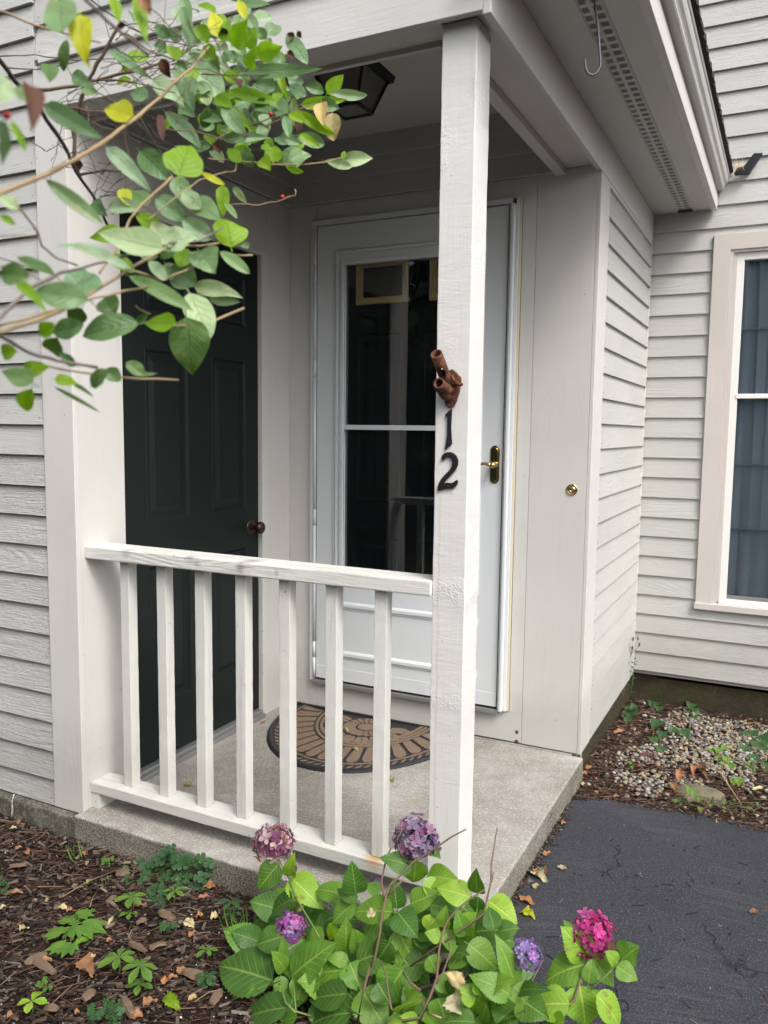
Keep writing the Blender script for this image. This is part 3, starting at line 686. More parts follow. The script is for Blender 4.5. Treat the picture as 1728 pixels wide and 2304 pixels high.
# rust stains: two rusty nail heads low on the panel
for z, r in ((.048, .0065), (.006, .0075)):
    b = MB(); b.lathe([(0, .0016), (r*.45, .0014), (r, .0006), (r*1.25, .0001)], (1.120, D-.0004, z+.002), (0, -1, 0), 14)
    b.build('rusty_nail', M['rust'], H)
for (x, z, y0) in [(1.10, 1.55, D), (1.13, 1.55, D), (1.20, 1.78, D), (1.22, 1.45, D), (1.28, 1.66, D), (1.12, 1.12, D), (1.13, .92, D), (1.12, .62, D), (1.22, 1.95, D)]:
    MB().lathe([(0, .0012), (.0022, .001), (.003, 0)], (x, y0-.0006, z), (0, -1, 0), 8).build('nail_head', M['trim_z'], H)

# ================================================================= POST, RAILING
px0, px1, py0, py1 = 1.2476, 1.3387, .0388, .140
PO = root('porch_post', ((px0+px1)/2, (py0+py1)/2, 0), 'white rough sawn post carrying the corner of the porch roof', 'post')
b = MB(); nz = 60; vs_ = []
for k in range(nz+1):
    z = 2.2955*k/nz
    for i, (x, y) in enumerate(((px0, py0), (px1, py0), (px1, py1), (px0, py1))):
        j = .0013*noise.noise(Vector((x*50, y*50, z*14)))+(.0012*noise.noise(Vector((i*9, 2, z*60))))
        vs_.append((x+j, y-j*.6, z))
b.add(vs_, [(k*4+i, k*4+(i+1) % 4, (k+1)*4+(i+1) % 4, (k+1)*4+i) for k in range(nz) for i in range(4)]+[(3, 2, 1, 0), (nz*4, nz*4+1, nz*4+2, nz*4+3)])
b.build('post_shaft', M['post'], PO, .0022)
b = MB().box(px0-.003, px1+.003, py0-.003, py0-.0006, .0, .05).box(px1+.0006, px1+.003, py0-.003, py1, 0, .05)
b.lathe([(0, .004), (.005, .003), (.006, 0)], (1.325, py0-.003, .022), (0, -1, 0), 10); b.build('post_shoe', M['alu_grey'], PO, .0008)
RL = root('porch_railing', (.6, .085, 0), 'white wooden porch railing with seven square balusters', 'railing')
def skew(x): return .036-.006*x/1.25
b = MB()
b.add([(-.003, skew(0), .862), (px0-.0005, skew(1.25), .862), (px0-.0005, skew(1.25)+.094, .862), (-.003, skew(0)+.106, .862), (-.003, skew(0), .9037), (px0-.0005, skew(1.25), .9037), (px0-.0005, skew(1.25)+.094, .9037), (-.003, skew(0)+.106, .9037)],
      [(3,2,1,0),(4,5,6,7),(0,1,5,4),(1,2,6,5),(2,3,7,6),(3,0,4,7)])
b.build('top_rail', M['rail'], RL, .004)
b = MB()
b.add([(-.003, skew(0), .055), (px0-.0005, skew(1.25), .052), (px0-.0005, skew(1.25)+.088, .052), (-.003, skew(0)+.092, .055), (-.003, skew(0), .0911), (px0-.0005, skew(1.25), .089), (px0-.0005, skew(1.25)+.088, .089), (-.003, skew(0)+.092, .0911)],
      [(3,2,1,0),(4,5,6,7),(0,1,5,4),(1,2,6,5),(2,3,7,6),(3,0,4,7)])
b.build('bottom_rail', M['rail'], RL, .003)
bx('support_block', M['rail'], RL, -.003, .032, .04, .128, 0, .0548, .002)
base = None
for i, (xr, yf_) in enumerate(((.159, .066), (.315, .066), (.471, .065), (.627, .063), (.791, .058), (.950, .053), (1.106, .052))):
    if base is None:
        bb = MB(); vs_ = []; n_ = 24
        for k in range(n_+1):
            z = (.8615-.0905)*k/n_
            for ii, (x, y) in enumerate(((-.0185, 0), (.0185, 0), (.0185, .038), (-.0185, .038))):
                j = .0007*noise.noise(Vector((ii*7, 1, z*25))); vs_.append((x+j, y+j, z))
        bb.add(vs_, [(k*4+ii, k*4+(ii+1) % 4, (k+1)*4+(ii+1) % 4, (k+1)*4+ii) for k in range(n_) for ii in range(4)]+[(3,2,1,0), (n_*4, n_*4+1, n_*4+2, n_*4+3)])
        base = bb.build('baluster', M['balu'], None, .0015); base.parent = RL; o = base
    else: o = base.copy(); sc.collection.objects.link(o)
    o.location = Vector((xr-.0185, yf_, .0908))-RL.location; o.rotation_euler = (0, rnd.uniform(-.004, .004), rnd.uniform(-.05, .05))

# ================================================================= SMALL FIXTURES
def NP(x, y): p = at(920+x/5.925, 760+y/5.925, 'y', py0); return (p.x, p.z)
one = [(582,945),(560,958),(520,998),(492,1028),(497,1046),(522,1056),(522,1150),(520,1300),(505,1400),(487,1488),(500,1492),(586,1414),(578,1300),(573,1200),(578,1080),(584,960)]
two = [(445,1600),(450,1570),(480,1540),(520,1525),(565,1522),(610,1540),(645,1575),(667,1630),(665,1690),(640,1750),(590,1810),(520,1880),(475,1935),(520,1930),(580,1935),(610,1920),(640,1895),(663,1905),(660,1940),(630,1985),(585,2008),(520,2005),(470,2015),(405,2042),(392,2030),(400,1960),(430,1895),(480,1835),(540,1775),(580,1715),(592,1660),(575,1610),(545,1585),(510,1590),(480,1620),(455,1635)]
for nm, pts, lab, scr in (('house_number', one, 'black metal digit 1 on the front of the post, the upper one', ((552,992),(543,1405))), ('house_number', two, 'black metal digit 2 on the front of the post, below the 1', ((583,1565),(530,1980)))):
    b = MB(); b.prism([NP(*p) for p in pts], 'y', py0-.0065, py0-.0025)
    o = b.build(nm, M['num'], None, .0008, origin=(1.29, py0, NP(*pts[0])[1])); tag(o, lab, 'house number', 'black digits on the post')
    for s in scr:
        x, z = NP(*s); MB().lathe([(0, .0012), (.002, .001), (.0026, 0)], (x, py0-.0065, z), (0, -1, 0), 8).build('screw', M['num'], o)
# flag bracket
FB = root('flag_bracket', (1.29, py0, 1.36), 'rusty iron flagpole bracket with two sockets on the white post', 'flag bracket')
b = MB(); b.prism([NP(*p) for p in ((565,422),(600,425),(650,470),(700,520),(712,560),(705,640),(680,740),(640,870),(600,922),(560,932),(505,900),(475,800),(440,690),(470,600),(520,500))], 'y', py0-.010, py0-.0005); b.build('back_plate', M['rust'], FB, .003)
def pipe(name, a, c, ro, ri, hole=None):
    a, c = Vector(a), Vector(c); ax = c-a; L = ax.length; ax.normalize(); n = 28
    prof = [(0, .002), (ri*.9, .002)]+[(ri, L*t) for t in (.3, .44, .52, .60, .68, 1)]+[(ro, L)]+[(ro, L*t) for t in (.68, .60, .52, .44, .3)]+[(ro*1.05, 0), (0, -.003)]
    p = ax.cross(Vector((0, 0, 1))).normalized(); q = ax.cross(p)
    vs = [a+ax*h+(p*math.cos(2*math.pi*j/n)+q*math.sin(2*math.pi*j/n))*r for r, h in prof for j in range(n)]
    view = (CAM-(a+c)/2).normalized(); fs = []
    for i in range(len(prof)-1):
        hm = (prof[i][1]+prof[i+1][1])/2/L
        for j in range(n):
            if hole and .44 < hm < .68 and prof[i][0] == prof[i+1][0]:
                t = 2*math.pi*(j+.5)/n; d = p*math.cos(t)+q*math.sin(t); dv = (view-ax*view.dot(ax)).normalized()
                if abs(d.dot(dv)) > (.93 if .5 < hm < .62 else .97): continue
            fs.append((i*n+j, i*n+(j+1) % n, (i+1)*n+(j+1) % n, (i+1)*n+j))
    b = MB(); b.add(vs, fs, 0, True); return b.build(name, M['rust'], FB)
t1 = at(920+365/5.925, 760+212/5.925, 'y', -.055); t2 = at(920+395/5.925, 760+605/5.925, 'y', -.035)
pipe('socket', (1.286, .034, 1.408), t1, .0150, .0118, True); pipe('socket', (1.289, .030, 1.398), t2, .0140, .0105)
b = MB(); b.tube([(1.288, .036, 1.378), (1.282, .02, 1.392), (1.275, .005, 1.41), (1.27, -.008, 1.42)], [.012, .016, .017, .013], 14)
b.build('body', M['rust'], FB)
b = MB(); w0 = Vector((1.312, .020, 1.418)); b.lathe([(0, .010), (.005, .009), (.0055, -.012), (0, -.012)], w0, (.3, -1, .1), 12)
b.tube([w0+Vector((0, -.006, -.002)), w0+Vector((.010, -.010, -.006)), w0+Vector((.020, -.012, -.004))], [.004, .003, .004], 8); b.tube([w0+Vector((0, -.006, 0)), w0+Vector((-.006, -.010, .010)), w0+Vector((-.010, -.012, .020))], [.004, .003, .004], 8)
b.build('wing_bolt', M['rust'], FB)
# doorbell
o = MB().lathe([(.0225, 0), (.0228, .003), (.019, .0055), (.0175, .0035), (.0115, .0035), (.0112, .007), (.009, .0078), (.0078, .006), (0, .006)], (1.315, D-.0008, 1.073), (0, -1, 0), 32).build('doorbell', M['brass'], None, 0, origin=(1.315, D, 1.073))
tag(o, 'small round brass doorbell button on the wall panel right of the door', 'doorbell')
# plant hook under the eave
hb = [dep(1250+x/3.4707, y/3.4707, 2.0) for x, y in ((305,-40),(303,0),(318,120),(335,260),(343,380),(350,470),(348,520),(325,570),(290,590),(255,575),(237,540),(232,500),(228,455))]
hb[0] = Vector((hb[1].x, hb[1].y, 2.4145))
pts = []
for i in range(len(hb)-1):
    for t in (0, .5): pts.append(hb[i].lerp(hb[i+1], t))
pts.append(hb[-1])
o = MB().tube(pts, .0030, 10).build('plant_hook', M['hook'], None, 0, origin=hb[0]); tag(o, 'grey steel hook hanging from the eave soffit', 'hook')
# ceiling lantern
LX, LY, Z1, Z2 = .735, .505, 2.33, 2.435
LN = root('ceiling_lantern', (LX, LY, 2.545), 'black four sided ceiling lantern behind the front beam of the porch', 'lantern')
MB().box(LX-.06, LX+.06, LY-.06, LY+.06, 2.52, 2.5445).box(LX-.02, LX+.02, LY-.02, LY+.02, 2.47, 2.52).build('canopy', M['iron'], LN, .002)
b = MB(); h1, h2 = .051, .088
b.add([(LX+s*.103, LY+t*.103, Z2) for s, t in ((-1,-1),(1,-1),(1,1),(-1,1))]+[(LX+s*.108, LY+t*.108, Z2+.022) for s, t in ((-1,-1),(1,-1),(1,1),(-1,1))]+[(LX+s*.05, LY+t*.05, Z2+.055) for s, t in ((-1,-1),(1,-1),(1,1),(-1,1))], [(3,2,1,0),(0,1,5,4),(1,2,6,5),(2,3,7,6),(3,0,4,7),(4,5,9,8),(5,6,10,9),(6,7,11,10),(7,4,8,11),(8,9,10,11)])
b.build('cap', M['iron'], LN, .002)
b = MB()
for s, t in ((-1,-1),(1,-1),(1,1),(-1,1)): b.tube([(LX+s*h1, LY+t*h1, Z1), (LX+s*h2, LY+t*h2, Z2)], .0055, 4)
for (s, t), (s2, t2) in (((-1,-1),(1,-1)),((1,-1),(1,1)),((1,1),(-1,1)),((-1,1),(-1,-1))): b.tube([(LX+s*h1, LY+t*h1, Z1), (LX+s2*h1, LY+t2*h1, Z1)], .0065, 4)
b.build('cage', M['iron'], LN)
q1, q2 = h1-.003, h2-.003
for i, ((s, t), (s2, t2)) in enumerate((((-1,-1),(1,-1)),((1,-1),(1,1)),((1,1),(-1,1)),((-1,1),(-1,-1)))):
    MB().add([(LX+s*q1, LY+t*q1, Z1+.002), (LX+s2*q1, LY+t2*q1, Z1+.002), (LX+s2*q2, LY+t2*q2, Z2), (LX+s*q2, LY+t*q2, Z2)], [(0,1,2,3)]).build('pane', M['frost'], LN)
MB().box(LX-h1+.004, LX+h1-.004, LY-h1+.004, LY+h1-.004, Z1+.0005, Z1+.003).build('pane', M['frost'], LN)
# half round doormat
MX, MY, MA, MBb = .487, 1.268, .44, .62
DM = root('doormat', (MX, MY-.3, 0), 'half round brown and black doormat with a petal pattern before the storm door', 'doormat')
def mp(r, a): return (MX+MA*r*math.cos(a), MY-MBb*r*math.sin(a))
def half(r, n=64): return [mp(r, math.pi*i/n) for i in range(n+1)]
b = MB(); b.prism(half(1.0)[::-1], 'z', .0005, .006); b.build('base', M['rubber'], DM, .002)
b = MB(); o_, i_ = half(1.0), half(.955)
vs_ = [(x, y, .0062) for x, y in o_]+[(x, y, .0125) for x, y in half(.985)]+[(x, y, .0125) for x, y in half(.965)]+[(x, y, .0062) for x, y in i_]; n = 65
b.add(vs_, [(k*n+i, k*n+i+1, (k+1)*n+i+1, (k+1)*n+i) for k in range(3) for i in range(n-1)], 0, True); b.build('rim', M['rubber'], DM)
bx('rim', M['rubber'], DM, MX-MA, MX+MA, MY-.016, MY, .0062, .0115, .002)
def pile(poly, h=.0035): 
    b = MB(); b.prism(poly, 'z', .0060, .0062+h); return b.build('petal', M['carpet'], DM, .0012)
def band(r0, r1, n=48, name='ring'):
    b = MB()
    a_ = half(r0, n); c_ = half(r1, n)
    for i in range(n): b.add([(a_[i][0], a_[i][1], .0062), (a_[i+1][0], a_[i+1][1], .0062), (c_[i+1][0], c_[i+1][1], .0062), (c_[i][0], c_[i][1], .0062)]+[(a_[i][0], a_[i][1], .0092), (a_[i+1][0], a_[i+1][1], .0092), (c_[i+1][0], c_[i+1][1], .0092), (c_[i][0], c_[i][1], .0092)], [(4,5,6,7),(0,1,5,4),(2,3,7,6)])
    b.build(name, M['carpet'], DM)
def petal(r0, r1, a, wa, n=7, p=.55, q=1.0, cut=.03):
    L, R2 = [], []
    for i in range(n+1):
        t = i/n; r = r0+(r1-r0)*t; wd = wa*max(.04, math.sin(math.pi*min(1, max(0, t*q+ (1-q)*.5)))**p)
        L.append(mp(r, a-wd)); R2.append(mp(r, a+wd))
    P_ = L+R2[::-1]
    return [p_ for p_ in P_ if p_[1] < MY-.018]
def addp(*a, **k):
    q = petal(*a, **k)
    if len(q) > 5: pile(q)
# round centre
pile([(x, y) for x, y in [mp2 for mp2 in [(MX+MA*.085*math.cos(t), MY-.135-MBb*.06*math.sin(t)) for t in [2*math.pi*i/20 for i in range(20)]]]])
for i in range(20):   # small rays round the centre boss
    a0 = 2*math.pi*(i+.5)/20; c = (MX, MY-.135)
    q = [(c[0]+MA*r*math.cos(a0+s), c[1]-MBb*.72*r*math.sin(a0+s)) for r, s in ((.105, -.115), (.17, -.132), (.225, -.14), (.238, 0), (.225, .14), (.17, .132), (.105, .115))]
    if min(p[1] for p in q) < MY and max(p[1] for p in q) < MY-.02: pile(q)
for i in range(11):   # lotus petals
    a0 = 2*math.pi*(i-.35)/14; c = (MX, MY-.135)
    for s in (-1, 1):
        q = [(c[0]+MA*r*math.cos(a0+s*u), c[1]-MBb*.78*r*math.sin(a0+s*u)) for r, u in ((.25, .012), (.255, .18), (.31, .212), (.39, .15), (.45, .012))]
        if max(p[1] for p in q) < MY-.02: pile(q)
band(.468, .503); band(.520, .545); band(.562, .587)
for i in range(19):
    a = math.pi*(i+.5)/19
    L = []
    for t, wd in ((.605, .054), (.70, .062), (.78, .066), (.827, .058), (.847, .036), (.853, 0)):
        L.append((t, wd))
    q = [mp(r, a-wd) for r, wd in L]+[mp(r, a+wd) for r, wd in L[::-1][1:]]
    q = [p for p in q if p[1] < MY-.018]
    if len(q) > 5: pile(q)
band(.868, .884)
for i in range(40):
    a = math.pi*(i+.5)/40
    q = [mp(.895, a-.030), mp(.905, a-.006), mp(.925, a+.026), mp(.94, a+.034), mp(.942, a+.012), mp(.925, a-.018)]
    if max(p[1] for p in q) < MY-.018: pile(q, .0025)
# white string
ys = [at(x/2.676, 1750+y/2.676, 'y', -.035) for x, y in ((88,100),(72,140),(78,190),(68,240),(66,290))]
o = MB().tube(ys, .0009, 5).tube([p+Vector((.004*((i % 2)*2-1), -.002, 0)) for i, p in enumerate(ys[:-1])], .0008, 5).build('string', M['vinyl'], None, 0, origin=ys[0]); tag(o, 'thin white string hanging over the foundation under the left siding', 'string')
# ================================================================= GROUND LITTER
nr = np.random.RandomState(5)
def attr_mesh(name, V, F, C, mat, smooth=False):
    me = bpy.data.meshes.new(name); me.from_pydata(V.tolist(), [], F if isinstance(F, list) else F.tolist())
    me.materials.append(mat); a = me.color_attributes.new('Col', 'FLOAT_COLOR', 'POINT')
    a.data.foreach_set('color', np.concatenate([C, np.ones((len(C), 1))], 1).astype(np.float32).ravel())
    if smooth: me.polygons.foreach_set('use_smooth', [True]*len(me.polygons))
    o = bpy.data.objects.new(name, me); sc.collection.objects.link(o); return o
def bed_ok(x, y, m=0.0):
    if -.035-m < y < 1.30 and x < 1.402+m: return False
    if y < asph_edge(x)-.0+m and x > asph_left(y)-m: return False
    if y > D+.05 and x < 1.365: return False
    if y > D2+.02: return False
    return True
CHX = np.array([(-.5,-.5,-.5),(.5,-.5,-.5),(.5,.5,-.5),(-.5,.5,-.5),(-.5,-.5,.5),(.5,-.5,.5),(.5,.5,.5),(-.5,.5,.5)])
CHF = np.array([(0,3,2,1),(4,5,6,7),(0,1,5,4),(1,2,6,5),(2,3,7,6),(3,0,4,7)])
PALC = .78*np.array([(.075,.052,.040),(.045,.032,.026),(.12,.088,.068),(.17,.132,.105),(.022,.016,.013),(.23,.185,.15),(.11,.062,.042),(.05,.033,.026),(.03,.021,.017),(.018,.013,.011)])
def chips(N, area, lmin, lmax, wmin, wmax, tmin, tmax, name, pal, lift=.012, flt=None, flatness=.22):
    Vs, Cs, Fs = [], [], []; k = 0
    while k < N:
        x = nr.uniform(area[0], area[1]); y = nr.uniform(area[2], area[3])
        if not bed_ok(x, y, .004) or (flt and not flt(x, y)): continue
        L = lmin+(lmax-lmin)*nr.rand()**2.2; w_ = wmin+(wmax-wmin)*nr.rand()**1.6; t = nr.uniform(tmin, tmax)
        v = CHX*np.array([L, min(w_, L*.7), t]); v = v*(1+.35*(nr.rand(8, 1)-.5)); v[:, 2] += (v[:, 0]/L)**2*L*nr.uniform(-.25, .25)
        az = nr.uniform(0, 6.283) if nr.rand() < .5 else nr.normal(.5, .5); px_, py_ = nr.normal(0, flatness), nr.normal(0, flatness)
        ca, sa = math.cos(az), math.sin(az)
        Rz = np.array([[ca, -sa, 0], [sa, ca, 0], [0, 0, 1]]); Rx = np.array([[1, 0, 0], [0, math.cos(px_), -math.sin(px_)], [0, math.sin(px_), math.cos(px_)]]); Ry = np.array([[math.cos(py_), 0, math.sin(py_)], [0, 1, 0], [-math.sin(py_), 0, math.cos(py_)]])
        v = v@(Rz@Rx@Ry).T+np.array([x, y, gz(x, y)+lift*nr.rand()+.002])
        Vs.append(v); Fs.append(CHF+8*k); c = pal[nr.randint(len(pal))]*nr.uniform(.6, 1.25); Cs.append(np.repeat(c[None], 8, 0)); k += 1
    o = attr_mesh(name, np.concatenate(Vs), np.concatenate(Fs), np.concatenate(Cs), M['chips']); tag(o, kind='stuff'); return o
o = chips(15000, (-.75, 1.47, -1.05, -.03), .005, .046, .002, .011, .001, .004, 'wood_mulch', PALC)
tag(o, 'dark shredded bark mulch covering the bed in front of the porch', 'mulch')
o = chips(2600, (-.7, 1.47, -1.0, -.03), .03, .085, .0008, .0016, .0008, .0013, 'pine_needles', np.array([(.13,.06,.038),(.11,.055,.036),(.22,.14,.09),(.07,.035,.026)]), .018, None, .12)
tag(o, 'reddish pine needles scattered over the mulch', 'pine needles')
def gravel_ok(x, y):
    if noise.noise(Vector((x*6, y*6, 4))) > .22+.25*(y > 1.7 and x > 1.6): return False
    return y < 2.46 and x > 1.52+.12*math.sin(y*7) and y > 1.20+.06*math.sin(x*13) and x > 1.47+.10*max(0, y-1.45)+.03*math.sin(y*14) and not (x > 1.78+.10*math.sin(y*9) and y < 1.50) and not (x > 2.02 and y < 1.9)
def back_soil(x, y): return y > 1.0 and (not gravel_ok(x, y) or x < 1.50+.25*nr.rand() or y > 2.40-.05*nr.rand() or y < 1.22+.12*(x-1.4) or (x > 1.72 and y < 1.62 and nr.rand() < .8) or nr.rand() < .06)
o = chips(4600, (1.36, 2.7, 1.05, 2.6), .008, .05, .002, .012, .001, .004, 'leaf_litter', PALC*1.05, .012, back_soil)
tag(o, 'dark twiggy leaf litter round the gravel patch beside the asphalt', 'litter')
o = chips(2600, (1.36, 2.6, 1.05, 2.55), .03, .07, .0008, .0015, .0008, .0012, 'pine_needles', np.array([(.15,.062,.04),(.11,.05,.034),(.22,.13,.085)]), .018, back_soil, .12)
tag(o, 'reddish pine needles on the soil along the house foundation', 'pine needles')
# crumbs, needles and small chips swept against the edges of the asphalt
Vs, Fs, Cs = [], [], []; k = 0
while k < 900:
    if nr.rand() < .5: y = nr.uniform(-.03, 1.0); x = 1.404+abs(nr.normal(0, .012))
    else: x = nr.uniform(1.42, 2.3); y = asph_edge(x)-abs(nr.normal(0, .016))+.006
    if nr.rand() < .12: x, y = nr.uniform(1.5, 2.1), nr.uniform(-.1, 1.0)
    L = nr.uniform(.002, .012) if nr.rand() < .75 else nr.uniform(.02, .04); w_ = nr.uniform(.001, .005) if L < .013 else .0011
    v = CHX*np.array([L, w_, .002]); az = nr.uniform(0, 6.28); ca, sa = math.cos(az), math.sin(az); v = v@np.array([[ca, sa, 0], [-sa, ca, 0], [0, 0, 1]])+np.array([x, y, -.0855])
    Vs.append(v); Fs.append(CHF+8*k); Cs.append(np.repeat((PALC[nr.randint(len(PALC))]*nr.uniform(.8, 1.6))[None], 8, 0)); k += 1
o = attr_mesh('edge_debris', np.concatenate(Vs), np.concatenate(Fs), np.concatenate(Cs), M['chips']); tag(o, 'fine brown crumbs and needles gathered along the edges of the asphalt', 'debris', kind='stuff')
# river pebbles
bm_ico = None
import bmesh
bm = bmesh.new(); bmesh.ops.create_icosphere(bm, subdivisions=1, radius=1); IV = np.array([v.co[:] for v in bm.verts]); IF = np.array([[v.index for v in f.verts] for f in bm.faces]); bm.free()
PALP = .72*np.array([(.42,.38,.31),(.55,.53,.48),(.30,.28,.26),(.40,.27,.15),(.48,.36,.24),(.22,.22,.23),(.62,.60,.55),(.36,.24,.17),(.33,.32,.30),(.50,.42,.26)])
Vs, Fs, Cs = [], [], []; k = 0
while k < 4300:
    x, y = nr.uniform(1.42, 2.6), nr.uniform(1.15, 2.54)
    if not bed_ok(x, y, .01): continue
    if not gravel_ok(x, y) and not (nr.rand() < .05): continue
    s = .0045+.0075*nr.rand()**1.5; v = IV*np.array([s*nr.uniform(1, 1.5), s*nr.uniform(.75, 1.1), s*nr.uniform(.45, .8)])*(1+.12*nr.randn(len(IV), 1))
    az, tl = nr.uniform(0, 6.28), nr.normal(0, .35); Rz = np.array([[math.cos(az), -math.sin(az), 0], [math.sin(az), math.cos(az), 0], [0, 0, 1]]); Rx = np.array([[1, 0, 0], [0, math.cos(tl), -math.sin(tl)], [0, math.sin(tl), math.cos(tl)]])
    v = v@(Rz@Rx).T+np.array([x, y, gz(x, y)+.004+.016*nr.rand()])
    Vs.append(v); Fs.append(IF+len(IV)*k); Cs.append(np.repeat((PALP[nr.randint(len(PALP))]*nr.uniform(.6, 1.05))[None], len(IV), 0)); k += 1
o = attr_mesh('pebbles', np.concatenate(Vs), np.concatenate(Fs), np.concatenate(Cs), M['pebble'], True); tag(o, 'mixed tan white and grey river pebbles below the window', 'pebbles', kind='stuff')
Vs, Fs, Cs = [], [], []; k = 0
while k < 260:      # perlite-like white crumbs in the mulch
    x, y = nr.uniform(-.7, 1.4), nr.uniform(-.9, -.05)
    if not bed_ok(x, y, .01): continue
    s = .0009+.0024*nr.rand()**3; v = IV*s*(1+.2*nr.randn(len(IV), 1))+np.array([x, y, gz(x, y)+.014])
    Vs.append(v); Fs.append(IF+len(IV)*k); Cs.append(np.repeat(np.array([[.6, .6, .57]])*nr.uniform(.6, 1.1), len(IV), 0)); k += 1
o = attr_mesh('white_crumbs', np.concatenate(Vs), np.concatenate(Fs), np.concatenate(Cs), M['pebble'], True); tag(o, 'tiny white crumbs sprinkled through the mulch', 'crumbs', kind='stuff')
# ================================================================= LEAVES
def wprof(shape, t):
    if shape == 'ovate': return (t**.5*(1-t)**1.02)/.381 if 0 < t < 1 else 0
    if shape == 'oval': return (max(0, math.sin(math.pi*t)))**.62
    if shape == 'heart': return (max(0, 1-t))**.62*min(1, (t+.035)*9)**.5*1.08
    if shape == 'wedge': return min(1, t**.8*1.5)*(max(0, 1-t**5))**.8
    if shape == 'lance': return (max(0, math.sin(math.pi*t**.9)))**1.1
def leaf_geo(B, T, w, nrm, fold=.18, droop=.12, shape='ovate', serr=0, NU=12, NV=6, wave=.0, curl=0, seed=0, twist=0, pet=0):
    B, T = Vector(B), Vector(T); ax = T-B; L = ax.length; ax.normalize(); nrm = Vector(nrm); nrm = (nrm-ax*nrm.dot(ax)).normalized(); sd_ = ax.cross(nrm)
    V, UV, F = [], [], []
    tl = [-pet, -pet*.5]+[i/NU for i in range(NU+1)] if pet else [i/NU for i in range(NU+1)]
    for i, t in enumerate(tl):
        hw = w/2*wprof(shape, t) if t > 0 else 0
        if t <= 0: hw = max(hw, w*.018)
        if t == 1: hw = w*.006
        tw = twist*(t-.3)
        for j in range(NV+1):
            s = j/NV*2-1; e = abs(s)
            k = 1+(serr*(1 if (i % 2) else -1) if e > .99 else 0)
            z = fold*hw*e**1.2 - droop*L*(t-.35)**2*1.0 + wave*w*math.sin(t*13+s*2+seed)*e*(t > 0) + curl*w*(e**2)*math.sin(t*3)
            n2 = nrm*math.cos(tw)+sd_*math.sin(tw); s2 = sd_*math.cos(tw)-nrm*math.sin(tw)
            V.append(B+ax*(L*t)+s2*(hw*s*k)+n2*z); UV.append((t, .5+s*.5*(.3+.7*min(1, hw/(w/2)))))
    W = NV+1
    for i in range(len(tl)-1):
        for j in range(NV): F.append((i*W+j, i*W+j+1, (i+1)*W+j+1, (i+1)*W+j))
    return V, UV, F
def leaf_obj(name, mat, parent, geos, origin):
    me = bpy.data.meshes.new(name); pw = wloc(parent) if parent else Vector((0, 0, 0)); og = Vector(origin)
    V, UV, F = [], [], []
    for v, uv, f in geos:
        n = len(V); V += [tuple(p-og) for p in v]; UV += uv; F += [tuple(i+n for i in q) for q in f]
    me.from_pydata(V, [], F); me.materials.append(mat); ul = me.uv_layers.new(name='UVMap')
    idx = np.empty(len(me.loops), dtype=np.int32); me.loops.foreach_get('vertex_index', idx); ul.data.foreach_set('uv', np.array(UV, dtype=np.float32)[idx].ravel())
    me.polygons.foreach_set('use_smooth', [True]*len(me.polygons))
    o = bpy.data.objects.new(name, me); sc.collection.objects.link(o); o.location = og-pw
    if parent: o.parent = parent
    return o
# ---------------- hydrangea
HY = root('hydrangea_bush', (1.22, -.34, -.10), 'leafy green hydrangea bush with faded purple mopheads in front of the porch post', 'hydrangea')
def hyY(py): return -.13-.34*(py-1850)/454
def hy_leaf(c, bx_, by_, tx, ty, w, mt, yoff=0, tipd=None, parent=None, shape='ovate'):
    s, ox, oy = c
    b0, t0 = (ox+bx_/s, oy+by_/s), (ox+tx/s, oy+ty/s)
    yb = hyY(b0[1])+yoff; yt = yb+(rnd.uniform(-.05, .03) if tipd is None else tipd)
    B = at(*b0, 'y', yb); T = at(*t0, 'y', yt)
    dist = (B-CAM).dot(CF); wm = w/s*dist/FPX*1.03
    tocam = (CAM-(B+T)/2).normalized()
    n = (tocam*.85+Vector((0, 0, 1))*.45+Vector((rnd.uniform(-.28, .28), rnd.uniform(-.2, .2), 0))).normalized()
    P_ = parent or HY
    nu = 28
    g = leaf_geo(B, T, wm*1.2, n, rnd.uniform(.06, .22), rnd.uniform(.15, .55), shape, .045, nu, 6, .018, 0, rnd.random()*6, rnd.uniform(-.2, .2), .12)
    o = leaf_obj('leaf', M[mt], P_, [g], B)
    return B, T
HL, HMc, HR = (3.456, 480, 1850), (4.1475, 850, 1850), (4.1475, 1100, 1950)
